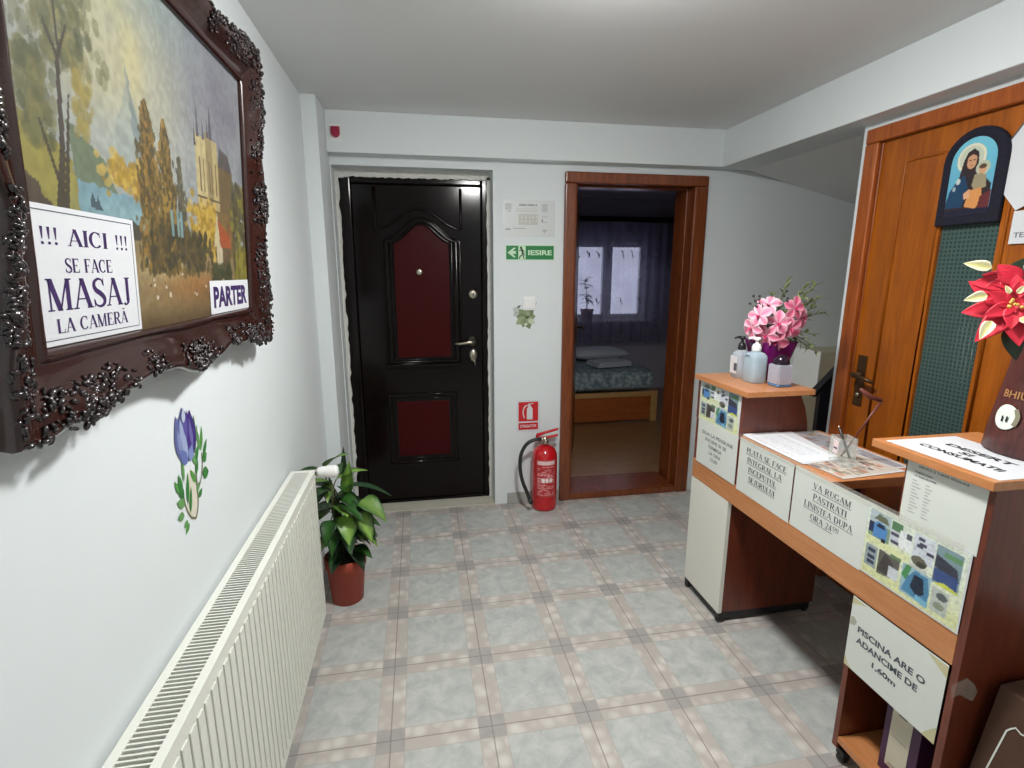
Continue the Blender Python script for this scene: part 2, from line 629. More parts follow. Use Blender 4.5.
def glyph(ch):
    if ch == ' ':
        return [], 0.45
    if ch in 'AĂ':
        g = diag(0.1, 0, 0.42, 1, TN) + diag(0.42, 1, 0.74, 0, TK) + rect(0.2, 0.3, 0.64, 0.345) + serif(0.1, 0, 0.24) + serif(0.74, 0, 0.3)
        if ch == 'Ă':
            g += arc(0.42, 1.3, 0.15, 0.14, 200, 340, 0.05, 0.09, 8)
        return g, 0.86
    if ch == 'M':
        return diag(0.14, 0, 0.14, 1, TN) + diag(0.16, 1, 0.5, 0, TK) + diag(0.5, 0, 0.84, 1, TN) + rect(0.78, 0, 0.95, 1) + serif(0.14, 0, 0.26) + serif(0.11, 0.955, 0.2) + serif(0.865, 0) + serif(0.9, 0.955, 0.26), 1.06
    if ch == 'N':
        return diag(0.13, 0, 0.13, 1, TN) + diag(0.15, 1, 0.72, 0, TK) + diag(0.72, 0, 0.72, 1, TN) + serif(0.13, 0, 0.24) + serif(0.09, 0.955, 0.2) + serif(0.72, 0.955, 0.24), 0.86
    if ch == 'C' or ch == 'G':
        g = arc(0.43, 0.5, 0.34, 0.47, 48, 318, TK, TN) + [[(0.66, 0.66), (0.705, 0.66), (0.705, 0.99), (0.675, 0.99)]]
        if ch == 'G':
            g += rect(0.6, 0.03, 0.76, 0.42) + serif(0.68, 0.4, 0.28)
        return g, 0.84 if ch == 'C' else 0.9
    if ch == 'O':
        return arc(0.43, 0.5, 0.34, 0.47, 0, 360, TK, TN, 26), 0.88
    if ch == 'D':
        return stem(0.17) + rect(0.15, 0, 0.42, TN) + rect(0.15, 1 - TN, 0.42, 1) + arc(0.4, 0.5, 0.34, 0.47, -90, 90, TK, TN), 0.88
    if ch in 'EF':
        g = stem(0.17) + rect(0.15, 1 - TN, 0.62, 1) + rect(0.6, 0.78, 0.645, 1) + rect(0.2, 0.49, 0.47, 0.54) + rect(0.44, 0.4, 0.48, 0.63)
        if ch == 'E':
            g += rect(0.15, 0, 0.66, TN) + rect(0.64, 0, 0.69, 0.25)
        return g, 0.76 if ch == 'E' else 0.7
    if ch == 'L':
        return stem(0.17) + rect(0.15, 0, 0.64, TN) + rect(0.62, 0, 0.67, 0.27), 0.74
    if ch == 'I':
        return stem(0.19), 0.4
    if ch == 'J':
        return rect(0.25, 0.18, 0.42, 1) + serif(0.34, 0.955) + ribbon(smooth_line([(0.335, 0.2), (0.32, 0.06), (0.2, -0.02), (0.1, 0.05)]), [TK, TK, .16, .15, .13, .1, .08, .07, .07, .08, .1, .11, .12]) , 0.52
    if ch in 'PR':
        g = stem(0.17) + rect(0.15, 1 - TN, 0.42, 1) + rect(0.15, 0.46, 0.42, 0.46 + TN) + arc(0.4, 0.73, 0.22, 0.245, -90, 90, TK * 0.95, TN, 12)
        if ch == 'R':
            g += diag(0.4, 0.47, 0.7, 0, TK * 0.95) + serif(0.74, 0, 0.2)
        return g, 0.72 if ch == 'P' else 0.84
    if ch == 'S':
        c_ = smooth_line([(0.58, 0.76), (0.52, 0.92), (0.35, 0.97), (0.17, 0.88), (0.13, 0.72), (0.22, 0.58), (0.4, 0.47), (0.56, 0.34), (0.6, 0.2), (0.52, 0.07), (0.34, 0.02), (0.16, 0.09), (0.1, 0.25)])
        n = len(c_)
        ws = [TN + (TK * 0.95 - TN) * math.sin(PI * min(1, max(0, (i / (n - 1) - 0.12) / 0.76))) ** 1.3 for i in range(n)]
        return ribbon(c_, ws) + rect(0.575, 0.72, 0.61, 0.99) + rect(0.075, 0.01, 0.11, 0.29), 0.7
    if ch == 'T':
        return rect(0.29, 0, 0.29 + TK, 1) + serif(0.375, 0) + rect(0.05, 1 - TN, 0.7, 1) + rect(0.04, 0.76, 0.085, 1) + rect(0.665, 0.76, 0.71, 1), 0.76
    if ch == 'U':
        return rect(0.12, 0.25, 0.12 + TK, 1) + serif(0.2, 0.955) + rect(0.66, 0.25, 0.66 + TN, 1) + serif(0.69, 0.955, 0.22) + arc(0.445, 0.27, 0.24, 0.25, 180, 360, 0.13, TN, 12), 0.86
    if ch == 'V':
        return diag(0.12, 1, 0.42, 0, TK) + diag(0.42, 0, 0.72, 1, TN) + serif(0.14, 0.955) + serif(0.72, 0.955, 0.24), 0.84
    if ch == '!':
        return [[(0.15, 0.3), (0.2, 0.3), (0.25, 0.97), (0.1, 0.97)]] + arc(0.175, 0.08, 0.04, 0.05, 0, 360, 0.08, 0.08, 10), 0.34
    if ch == '2':
        return ribbon(smooth_line([(0.1, 0.76), (0.2, 0.93), (0.36, 0.95), (0.48, 0.8), (0.42, 0.58), (0.1, 0.06)]), [.06] * 4 + [.07] * 4 + [.14] * 8 + [.1] * 5) + rect(0.06, 0, 0.56, 0.12), 0.62
    if ch == '4':
        return rect(0.36, 0, 0.5, 1) + diag(0.06, 0.3, 0.4, 1, 0.07) + rect(0.04, 0.24, 0.6, 0.34), 0.66
    if ch == '0':
        return arc(0.3, 0.5, 0.2, 0.47, 0, 360, 0.13, TN, 20), 0.6
    return [], 0.5


def serif_polys(s):
    out, x = [], 0
    for ch in s:
        g, adv = glyph(ch)
        out += [[(p[0] + x, p[1]) for p in q] for q in g]
        x += adv
    return out


def sans_polys(s, bold=0.0):
    cu = bpy.data.curves.new('letters', 'FONT')
    cu.body = s
    cu.offset = bold
    cu.resolution_u = 3
    o = bpy.data.objects.new('letters', cu)
    COL.objects.link(o)
    dg = bpy.context.evaluated_depsgraph_get()
    e = o.evaluated_get(dg)
    me = e.to_mesh()
    out = [[(me.vertices[i].co.x, me.vertices[i].co.y) for i in p.vertices] for p in me.polygons]
    e.to_mesh_clear()
    bpy.data.objects.remove(o)
    bpy.data.curves.remove(cu)
    return out


def fit(polys, u0, u1, v0, v1, ylo=0.0, yhi=None):
    xs = [p[0] for q in polys for p in q]
    ys = [p[1] for q in polys for p in q]
    a, b = min(xs), max(xs)
    lo = ylo if ylo is not None else min(ys)
    hi = yhi if yhi is not None else max(ys)
    return [[(u0 + (p[0] - a) / (b - a) * (u1 - u0), v0 + (p[1] - lo) / (hi - lo) * (v1 - v0)) for p in q] for q in polys]


def put_flat(mb, polys, mat, O, U, V, h=0.0005):
    O, U, V = Vector(O), Vector(U), Vector(V)
    N = U.cross(V)
    for q in polys:
        ar = sum(q[i][0] * q[(i + 1) % len(q)][1] - q[(i + 1) % len(q)][0] * q[i][1] for i in range(len(q)))
        q = q if ar > 0 else q[::-1]
        mb.add([O + U * p[0] + V * p[1] + N * h for p in q], [list(range(len(q)))], mat)


# ------------------------------------------------------------------ small paintings as coloured meshes
class Canvas:
    def __init__(self, w_, h_, nx, ny, base=(255, 255, 255)):
        self.w, self.h, self.nx, self.ny = w_, h_, nx, ny
        u = np.linspace(0, w_, nx + 1)
        v = np.linspace(0, h_, ny + 1)
        self.U, self.V = np.meshgrid(u, v)
        self.img = np.zeros((ny + 1, nx + 1, 3)) + np.array(base, float)
        self.rng = np.random.default_rng(5)

    def noise(self, cells, seed=0):
        g = np.random.default_rng(seed).random((cells[1] + 2, cells[0] + 2))
        x = self.U / self.w * cells[0]
        y = self.V / self.h * cells[1]
        xi, yi = x.astype(int), y.astype(int)
        fx, fy = x - xi, y - yi
        fx, fy = fx * fx * (3 - 2 * fx), fy * fy * (3 - 2 * fy)
        return (g[yi, xi] * (1 - fx) + g[yi, xi + 1] * fx) * (1 - fy) + (g[yi + 1, xi] * (1 - fx) + g[yi + 1, xi + 1] * fx) * fy

    def blend(self, mask, c, k=1.0):
        a = np.clip(mask, 0, 1)[..., None] * k
        self.img = self.img * (1 - a) + np.array(c, float) * a

    def soft(self, u, v, ru, rv, c, k=1.0, p=1.0):
        d = ((self.U - u) / ru) ** 2 + ((self.V - v) / rv) ** 2
        self.blend(np.exp(-d * p), c, k)

    def rect(self, u0, v0, u1, v1, c, k=1.0):
        self.blend(((self.U >= u0) & (self.U <= u1) & (self.V >= v0) & (self.V <= v1)).astype(float), c, k)

    def ell(self, u, v, ru, rv, c, k=1.0):
        self.blend((((self.U - u) / ru) ** 2 + ((self.V - v) / rv) ** 2 < 1).astype(float), c, k)

    def poly(self, pts, c, k=1.0, rough=0.0, seed=1):
        U, V = self.U, self.V
        if rough:
            U = U + (self.noise((60, 45), seed) - 0.5) * rough
            V = V + (self.noise((60, 45), seed + 9) - 0.5) * rough
        ins = np.zeros(U.shape, bool)
        n = len(pts)
        for i in range(n):
            (x0, y0), (x1, y1) = pts[i], pts[(i + 1) % n]
            if y0 == y1:
                continue
            cond = ((y0 > V) != (y1 > V)) & (U < (x1 - x0) * (V - y0) / (y1 - y0) + x0)
            ins ^= cond
        self.blend(ins.astype(float), c, k)

    def dabs(self, n, uf, vf, ru, rv, cols, k=0.9, seed=3):
        rg = np.random.default_rng(seed)
        for _ in range(n):
            u, v = uf(rg), vf(rg)
            if callable(v):
                v = v(u)
            c = cols[rg.integers(len(cols))]
            s_ = rg.uniform(0.6, 1.4)
            self.ell(u, v, ru * s_, rv * s_, c, k)

    def mesh(self, mb, mat, O, U, V, h=0.0):
        O, U, V = Vector(O), Vector(U), Vector(V)
        N = U.cross(V)
        O = O + N * h
        c = np.clip(self.img / 255, 0, 1)
        c = np.where(c <= 0.04045, c / 12.92, ((c + 0.055) / 1.055) ** 2.4)
        uu, vv = self.U.ravel(), self.V.ravel()
        P = np.array(O)[None] + uu[:, None] * np.array(U)[None] + vv[:, None] * np.array(V)[None]
        nx = self.nx + 1
        fs = [(j * nx + i, j * nx + i + 1, (j + 1) * nx + i + 1, (j + 1) * nx + i) for j in range(self.ny) for i in range(self.nx)]
        mb.add(P.tolist(), fs, mat, False, [tuple(q) for q in c.reshape(-1, 3).tolist()])


def sheet_box(mb, w_, h_, mat, O, U, V, t=0.001, curl=0.0):
    mb.poly([(0, 0), (w_, 0), (w_, h_), (0, h_)], t, mat, O, U, V)


# ------------------------------------------------------------------ the setting: shell of the hall
def one_box(name, label, cat, mat, *boxes, bevel=0.0):
    b = MB()
    for q in boxes:
        b.box(*q, mat)
    return struct(b.build(name, bevel=bevel), label, cat)


one_box('floor', 'grey marbled tile floor with a border of printed pebbles', 'floor', FLOOR, (-0.65, 3.5, -2.1, 3.42, -0.1, 0))
one_box('ceiling', 'plain white ceiling over the hall', 'ceiling', CEIL, (-0.65, 3.5, -2.1, 3.42, 2.33, 2.45))
one_box('wall_left', 'white wall carrying the big painting and the radiator', 'wall', WALL, (-0.65, -0.525, -2.1, 3.42, 0, 2.33))
one_box('wall_corner', 'narrow white pilaster in the corner beside the dark entrance door', 'wall', WALL, (-0.525, -0.45, 2.85, 3.165, 0, 2.33), bevel=0.004)
YB, YE = 3.165, 3.42
one_box('wall_back', 'white back wall holding the entrance door and the bedroom door', 'wall', WALL,
        (-0.525, -0.445, YB, YE, 0, 2.33), (-0.445, 0.45, YB, YE, 2.072, 2.33), (0.45, 0.935, YB, YE, 0, 2.33),
        (0.935, 1.745, YB, YE, 2.045, 2.33), (1.745, 3.4, YB, YE, 0, 2.33))
one_box('wall_right', 'white wall around the golden wooden door', 'wall', WALL,
        (1.95, 2.07, 2.06, 2.15, 0, 2.33), (1.95, 2.07, 1.235, 2.06, 2.045, 2.33), (1.95, 2.07, -2.1, 1.235, 0, 2.33))
one_box('wall_rear', 'plain white wall at the near end of the hall', 'wall', WALL, (-0.525, 1.95, -2.1, -2.0, 0, 2.33))
one_box('wall_alcove', 'unseen side wall of the stair alcove, coloured grey-brown to dim the alcove', 'wall', plain('alcove_dimming_brown', rgb(120, 112, 100), 0.9),  # unseen walls coloured grey-brown to cut bounced light in the alcove
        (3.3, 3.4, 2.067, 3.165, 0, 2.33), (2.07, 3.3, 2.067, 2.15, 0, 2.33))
one_box('trim_1', 'white beam along the top of the back wall', 'beam', WALL, (-0.45, 1.85, 3.085, 3.165, 2.12, 2.33), bevel=0.004)
one_box('trim_2', 'white beam running along the ceiling above the wooden door', 'beam', WALL, (1.85, 2.07, -2.0, 3.165, 2.12, 2.33), bevel=0.004)
b = MB()
b.poly([(2.07, 2.12), (3.3, 1.835), (3.3, 2.0), (2.07, 2.29)], -1.01, CEIL, (0, 2.153, 0), (1, 0, 0), (0, 0, 1))
struct(b.build('ceiling_stair'), 'sloping underside of the stair flight in the shaded alcove', 'ceiling')
one_box('baseboard_back', 'short grey tile skirting between the entrance door and the fire extinguisher', 'baseboard',
        plain('grey_skirting_tile', rgb(160, 160, 156), 0.4), (0.53, 0.875, 3.155, 3.165, 0, 0.075), bevel=0.002)
# steps and balustrade in the alcove
one_box('trim_3', 'beige stone-tiled step block against the alcove wall', 'step', TILEBEIGE, (2.2, 3.3, 2.93, 3.163, 0, 0.74), bevel=0.004)
b = MB()
b.box(2.55, 3.3, 2.93, 3.163, 0.742, 0.99, TILEBEIGE)
b.box(2.538, 2.549, 2.925, 3.163, 0.742, 0.995, WHITEPL)
struct(b.build('trim_4', bevel=0.002), 'upper beige step block with a white edge strip in the alcove', 'step')
b = MB()
b.poly([(2.385, 0), (2.51, 0), (2.51, 0.93), (2.385, 0.80)], 0.03, BLACKWOOD, (0, 2.74, 0), (1, 0, 0), (0, 0, 1))
t = thing('stair_balustrade', 'black slanted-top panel standing behind the white wall end', 'balustrade', (2.49, 2.73, 0))
b.build('panel', t, bevel=0.003)
b = MB()
b.poly([(2.335, 0.765), (2.355, 0.75), (2.9, 1.295), (2.9, 1.345)], 0.05, BLACKWOOD, (0, 2.76, 0), (1, 0, 0), (0, 0, 1))
b.build('handrail', t, bevel=0.004)

# bedroom beyond the open doorway
BEDWALL = plain('lilac_grey_wall', rgb(176, 172, 184), 0.85, var=0.03)
LAMIN = wood('honey_laminate_floor', rgb(128, 92, 58), rgb(160, 120, 80), (4, 30, 30), 0.3, 0.1)
one_box('floor_bedroom', 'honey laminate floor of the bedroom', 'floor', LAMIN, (0.3, 4.2, 3.42, 6.35, -0.1, 0.03))
one_box('ceiling_bedroom', 'ceiling of the unlit bedroom', 'ceiling', BEDWALL, (0.3, 4.2, 3.42, 6.35, 2.36, 2.46))
one_box('wall_bedroom_left', 'side wall of the bedroom behind the open leaf', 'wall', BEDWALL, (0.3, 0.4, 3.42, 6.35, 0.03, 2.36))
one_box('wall_bedroom_right', 'far side wall of the bedroom', 'wall', BEDWALL, (4.1, 4.2, 3.42, 6.35, 0.03, 2.36))
one_box('wall_bedroom_back', 'bedroom wall around the curtained window', 'wall', BEDWALL,
        (0.4, 1.5, 6.2, 6.35, 0.03, 2.36), (2.78, 4.1, 6.2, 6.35, 0.03, 2.36), (1.5, 2.78, 6.2, 6.35, 0.03, 0.93), (1.5, 2.78, 6.2, 6.35, 1.86, 2.36))
one_box('wall_bedroom_front', 'inner face of the wall between bedroom and hall', 'wall', BEDWALL,
        (0.4, 0.935, 3.42, 3.43, 0.03, 2.36), (1.745, 4.1, 3.42, 3.43, 0.03, 2.36), (0.935, 1.745, 3.42, 3.43, 2.05, 2.36))
# window
w1 = struct(thing('window_1', 'white bedroom window behind the net curtain', 'window', (2.14, 6.27, 0.93)), 'white bedroom window behind the net curtain', 'window')
b = MB()
for q in ((1.5, 1.56, 0.93, 1.86), (2.72, 2.78, 0.93, 1.86), (2.24, 2.36, 0.93, 1.86)):
    b.box(q[0], q[1], 6.24, 6.3, q[2], q[3], WHITEPL)
for z in (0.93, 1.80):
    b.box(1.56, 2.24, 6.24, 6.3, z, z + 0.06, WHITEPL)
    b.box(2.36, 2.72, 6.24, 6.3, z, z + 0.06, WHITEPL)
b.build('window_frame', w1, bevel=0.004)
WGLASS = glassy('window_pane', rgb(235, 240, 245), 0.02, 0.08)
for xa, xb in ((1.56, 2.24), (2.36, 2.72)):
    b = MB()
    b.box(xa, xb, 6.265, 6.275, 0.99, 1.80, WGLASS)
    b.build('pane', w1)
b = MB()
b.box(1.44, 2.84, 6.08, 6.24, 0.9, 0.93, WHITEPL)
struct(b.build('trim_5', bevel=0.004), 'white inner sill under the bedroom window', 'sill')

# ------------------------------------------------------------------ door 1: dark steel entrance door
def arch_pts(xl, xr, zs, zt, n=26):
    return [(xl + (xr - xl) * i / n, zs + (zt - zs) * (0.5 - 0.5 * math.cos(2 * PI * i / n))) for i in range(n + 1)]


d1 = struct(thing('door_1', 'dark wenge entrance door with two oxblood panels', 'door', (0, 3.315, 0)), 'dark wenge entrance door with two oxblood panels', 'door')
b = MB()
b.box(-0.362, 0.395, 3.315, 3.375, 0.02, 2.0, DOORDARK)
b.build('door_leaf', d1, bevel=0.003)
b = MB()
b.box(-0.434, -0.364, 3.295, 3.40, 0.0, 2.04, DOORDARK)
b.box(0.397, 0.432, 3.295, 3.40, 0.0, 2.04, DOORDARK)
b.box(-0.364, 0.397, 3.295, 3.40, 2.003, 2.04, DOORDARK)
b.box(-0.364, 0.397, 3.30, 3.40, 0.0, 0.018, DOORDARK)
b.box(-0.43, 0.44, 3.40, 3.418, 0.0, 2.065, DOORDARK)  # unseen backing added behind the leaf to block daylight leaking through the gaps
b.build('door_frame', d1, bevel=0.008, seg=3)
# pressed arch: outer ridge, thick dark moulding, red field
b = MB()
yq = 3.313
pts = [(-0.235, 1.985)] + arch_pts(-0.235, 0.272, 1.75, 1.865) + [(0.272, 1.985)]
b.tube([(p[0], yq, p[1]) for p in pts], 0.0085, DOORDARK, 8)
b.build('outer_ridge', d1)
b = MB()
for off, rad in ((0.062, 0.008), (0.04, 0.017), (0.012, 0.009)):
    pts = [(-0.14 - off, 0.965 - off * 0.6)] + arch_pts(-0.14 - off, 0.2 + off, 1.668 + off * 0.2, 1.772 + off * 0.7) + [(0.2 + off, 0.965 - off * 0.6)]
    b.tube([(p[0], yq, p[1]) for p in pts], rad, DOORDARK, 10, closed=True)
b.build('panel_moulding', d1)
b = MB()
pts = [(-0.135, 0.97)] + [(0.195, 0.97)] + arch_pts(-0.135, 0.195, 1.668, 1.772)[::-1]
b.poly(pts, 0.006, DOORRED, (0, 3.3145, 0), (1, 0, 0), (0, 0, 1))
o = b.build('arched_panel', d1, bevel=0.003)
o['label'] = 'oxblood arched panel'
b = MB()
b.box(-0.215, 0.262, 3.29, 3.318, 0.905, 0.93, DOORDARK)
b.build('moulding_ledge', d1, bevel=0.006, seg=3)
b = MB()
for off, rad in ((0.04, 0.014), (0.013, 0.008)):
    b.tube([(-0.16 - off, yq, 0.315 - off), (0.178 + off, yq, 0.315 - off), (0.178 + off, yq, 0.69 + off), (-0.16 - off, yq, 0.69 + off)], rad, DOORDARK, 8, smooth=True, closed=True)
b.box(-0.215, 0.235, 3.292, 3.318, 0.255, 0.272, DOORDARK)
b.build('panel_moulding', d1)
b = MB()
b.poly([(-0.155, 0.32), (0.173, 0.32), (0.173, 0.685), (-0.155, 0.685)], 0.006, DOORRED, (0, 3.3145, 0), (1, 0, 0), (0, 0, 1))
o = b.build('square_panel', d1, bevel=0.003)
o['label'] = 'oxblood square panel'
b = MB()
b.lathe([(0.017, 0), (0.02, -0.006), (0.016, -0.011), (0.009, -0.012)], (0.013, 3.312, 1.497), STEEL, 20, 'Y')
b.build('peephole', d1)
b = MB()
b.lathe([(0.026, 0), (0.028, -0.006), (0.022, -0.012), (0.012, -0.013)], (0.34, 3.314, 1.36), STEEL, 24, 'Y')
b.box(0.3365, 0.3435, 3.298, 3.304, 1.348, 1.372, DARKPL)
b.build('upper_lock', d1)
b = MB()
b.lathe([(0.03, 0), (0.032, -0.008), (0.022, -0.014), (0.012, -0.03), (0.012, -0.05)], (0.335, 3.314, 1.065), STEEL, 24, 'Y')
b.tube([(0.335, 3.264, 1.065), (0.318, 3.259, 1.065), (0.28, 3.262, 1.06), (0.245, 3.268, 1.054), (0.218, 3.272, 1.056)], [0.010, 0.011, 0.0095, 0.0085, 0.006], STEEL, 12)
b.build('door_handle', d1)
b = MB()
vm = Matrix.Diagonal((0.78, 1, 1.25, 1))
b.lathe([(0.034, 0), (0.034, -0.006), (0.026, -0.013), (0.012, -0.016)], (0.336, 3.314, 0.975), STEEL, 28, 'Y', mtx=vm)
kp = b.build('keyhole_plate', d1)
b = MB()
b.box(0.333, 0.34, 3.268, 3.298, 0.966, 0.986, STEEL)
b.lathe([(0.013, -0.0015), (0.013, 0.0015)], (0.337, 3.262, 0.965), STEEL, 16, 'X')
b.tube([(0.337, 3.264, 0.958), (0.34, 3.266, 0.94), (0.344, 3.268, 0.915)], [0.006, 0.0055, 0.003], STEEL, 8)
b.build('key', kp)
one_box('trim_7', 'pale cement sill in front of the dark entrance door', 'sill', plain('pale_cement', rgb(186, 182, 168), 0.8, var=0.08), (-0.444, 0.449, 3.17, 3.292, 0, 0.006))
# ragged plaster where the frame meets the reveal
b = MB()
rg = random.Random(3)
n = 60
ins = [-0.431 + rg.uniform(-0.003, 0.009) for _ in range(n + 1)]
zz = [2.05 * i / n for i in range(n + 1)]
b.poly([(-0.447, 0.0)] + [(ins[i], zz[i]) for i in range(n + 1)] + [(ins[n], 2.0735), (-0.447, 2.0735)], 0.012, PLASTER, (0, 3.292, 0), (1, 0, 0), (0, 0, 1))
ins = [0.428 + rg.uniform(-0.003, 0.004) for _ in range(n + 1)]
b.poly([(0.451, 2.05)] + [(ins[i], zz[i]) for i in range(n, -1, -1)] + [(0.451, 0.0)], 0.012, PLASTER, (0, 3.292, 0), (1, 0, 0), (0, 0, 1))
xx = [-0.447 + 0.898 * i / n for i in range(n + 1)]
b.poly([(-0.447, 2.073)] + [(xx[i], 2.034 + rg.uniform(-0.005, 0.004)) for i in range(n + 1)] + [(0.451, 2.073)], 0.012, PLASTER, (0, 3.292, 0), (1, 0, 0), (0, 0, 1))
b.box(-0.447, -0.395, 3.279, 3.2915, 2.025, 2.0725, PLASTER)
struct(b.build('trim_6'), 'ragged plaster edge around the dark entrance door', 'trim')

# ------------------------------------------------------------------ door 2: bedroom doorway
d2 = struct(thing('door_2', 'open bedroom doorway cased in reddish wood', 'door', (1.33, 3.165, 0)), 'open bedroom doorway cased in reddish wood', 'door')
b = MB()
b.box(0.878, 0.948, 3.135, 3.165, 0, 2.012, FRAMEWOOD)
b.box(1.705, 1.795, 3.135, 3.165, 0, 2.012, FRAMEWOOD)
b.box(0.878, 1.795, 3.135, 3.165, 2.012, 2.076, FRAMEWOOD)
b.build('casing', d2, bevel=0.009, seg=3)
b = MB()
b.box(0.936, 0.962, 3.166, 3.42, 0, 2.045, FRAMEWOOD)
b.box(1.718, 1.744, 3.166, 3.42, 0, 2.045, FRAMEWOOD)
b.box(0.962, 1.718, 3.166, 3.42, 2.02, 2.045, FRAMEWOOD)
b.box(0.962, 0.976, 3.24, 3.30, 0, 2.02, FRAMEWOOD)
b.box(1.704, 1.718, 3.24, 3.30, 0, 2.02, FRAMEWOOD)
b.box(0.976, 1.704, 3.24, 3.30, 2.006, 2.02, FRAMEWOOD)
b.build('jamb_lining', d2, bevel=0.005, seg=2)
b = MB()
b.box(0.948, 1.705, 3.14, 3.43, 0, 0.045, FRAMEWOOD)
b.build('threshold', d2, bevel=0.006)
ang = math.atan2(4.15 - 3.44, 1.262 - 0.985)
mt = Matrix.Translation((0.985, 3.44, 0)) @ Matrix.Rotation(ang, 4, 'Z')
b = MB()
b.box(0, 0.76, -0.02, 0.02, 0.04, 2.02, FRAMEWOOD, mt)
lf = b.build('door_leaf', d2, bevel=0.003)
b = MB()
p = mt @ Vector((0.7, -0.024, 1.06))
dx = (mt.to_3x3() @ Vector((0, -1, 0)))
b.tube([p, p + dx * 0.05, p + dx * 0.055 - (mt.to_3x3() @ Vector((0.11, 0, 0)))], 0.009, BRONZE, 8)
b.box(0.675, 0.725, -0.026, -0.0205, 0.93, 1.13, BRONZE, mt)
b.build('door_handle', lf)

# ------------------------------------------------------------------ door 3: golden wooden door, wall facing -X
d3 = struct(thing('door_3', 'golden wooden door with a tall patterned green glass pane', 'door', (1.95, 1.65, 0)), 'golden wooden door with a tall patterned green glass pane', 'door')
b = MB()
b.box(1.925, 1.95, 2.045, 2.112, 0, 2.03, OAKFR)
b.box(1.925, 1.95, 1.185, 1.25, 0, 2.03, OAKFR)
b.box(1.925, 1.95, 1.185, 2.112, 2.03, 2.09, OAKFR)
b.box(1.951, 2.07, 2.044, 2.059, 0, 2.044, OAKFR)
b.box(1.951, 2.07, 1.236, 1.251, 0, 2.044, OAKFR)
b.box(1.951, 2.07, 1.251, 2.044, 2.03, 2.044, OAKFR)
b.build('casing', d3, bevel=0.007, seg=3)


def door_outline(y0, y1, z0, z1, rad_):
    """closed loop (y, z) of a panel with rounded upper corners"""
    if not rad_:
        return [(y0, z0), (y1, z0), (y1, z1), (y0, z1)]
    q = [R(90 * i / 6) for i in range(7)]
    return [(y0, z0), (y1, z0)] + [(y1 - rad_ + rad_ * math.cos(a), z1 - rad_ + rad_ * math.sin(a)) for a in q] \
        + [(y0 + rad_ - rad_ * math.sin(a), z1 - rad_ + rad_ * math.cos(a)) for a in q]


b = MB()
# stiles and rails, leaving the glazed slot open
b.box(1.955, 1.993, 1.253, 1.525, 0.01, 2.028, OAK)
b.box(1.955, 1.993, 1.738, 2.042, 0.01, 2.028, OAK)
b.box(1.955, 1.993, 1.525, 1.738, 1.9, 2.028, OAK)
b.box(1.955, 1.993, 1.525, 1.738, 0.01, 0.35, OAK)
lf = b.build('door_leaf', d3)
for (ya, yb, ar) in ((1.752, 1.925, 0.022), (1.3, 1.505, 0.022)):
    b = MB()
    lp = door_outline(ya, yb, 0.72, 1.932, ar)
    b.tube([(1.9545, q[0], q[1]) for q in lp], 0.006, OAK, 6, closed=True)
    b.build('panel_moulding', lf)
    b = MB()
    b.tube([(1.9545, q[0], q[1]) for q in door_outline(ya, yb, 0.14, 0.6, 0)], 0.006, OAK, 6, closed=True)
    b.build('panel_moulding', lf)
b = MB()
b.box(1.968, 1.976, 1.5255, 1.7375, 0.3505, 1.8995, DOORGLASS)
o = b.build('glass_pane', d3)
o['label'] = 'green patterned glass pane'
b = MB()
b.box(1.949, 1.955, 1.972, 2.02, 0.9, 1.13, BRONZE)
b.build('handle_plate', d3, bevel=0.004, seg=3)
b = MB()
b.lathe([(0.016, 0), (0.018, -0.006), (0.012, -0.012), (0.010, -0.045)], (1.949, 1.995, 1.045), BRONZE, 16, 'X')
b.tube([(1.905, 1.995, 1.045), (1.898, 1.98, 1.045), (1.9, 1.93, 1.04), (1.902, 1.885, 1.032)], [0.010, 0.011, 0.009, 0.007], BRONZE, 10)
b.build('door_handle', d3)
b = MB()
b.lathe([(0.011, 0), (0.012, -0.008), (0.007, -0.01)], (1.949, 1.995, 0.95), STEEL, 14, 'X')
b.build('lock_cylinder', d3)
# ------------------------------------------------------------------ framed painting on the left wall, leaning out a little at the top
PW, PH = 0.885, 0.612
al = math.atan2(0.035, 0.69)
PR = Matrix(((0, math.sin(al), math.cos(al)), (1, 0, 0), (0, math.cos(al), -math.sin(al))))   # columns: along, up, out
P0 = Vector((-0.495, 0.78, 1.39))


def on_picture(name, label, cat, u, v, n):
    o = thing(name, label, cat, P0 + PR @ Vector((u, v, n)))
    o.rotation_euler = PR.to_euler()
    return o


pic = on_picture('framed_painting', 'large castle landscape painting in a carved wine-brown frame', 'painting', 0, 0, 0)
c = Canvas(PW, PH, 360, 248, (150, 158, 158))
c.blend(np.clip(c.V / PH * 1.4 - 0.3, 0, 1), (138, 150, 160))
c.soft(0.27, 0.46, 0.22, 0.17, (214, 200, 138), 0.95)
c.soft(0.2, 0.56, 0.16, 0.1, (196, 192, 134), 0.8)
c.soft(0.44, 0.63, 0.16, 0.1, (128, 160, 158), 0.8)
c.soft(0.74, 0.5, 0.25, 0.16, (118, 114, 128), 0.9)
c.blend(c.noise((14, 10), 2) * 0.5, (172, 176, 170))
c.soft(0.3, 0.3, 0.17, 0.07, (178, 186, 178), 0.85)
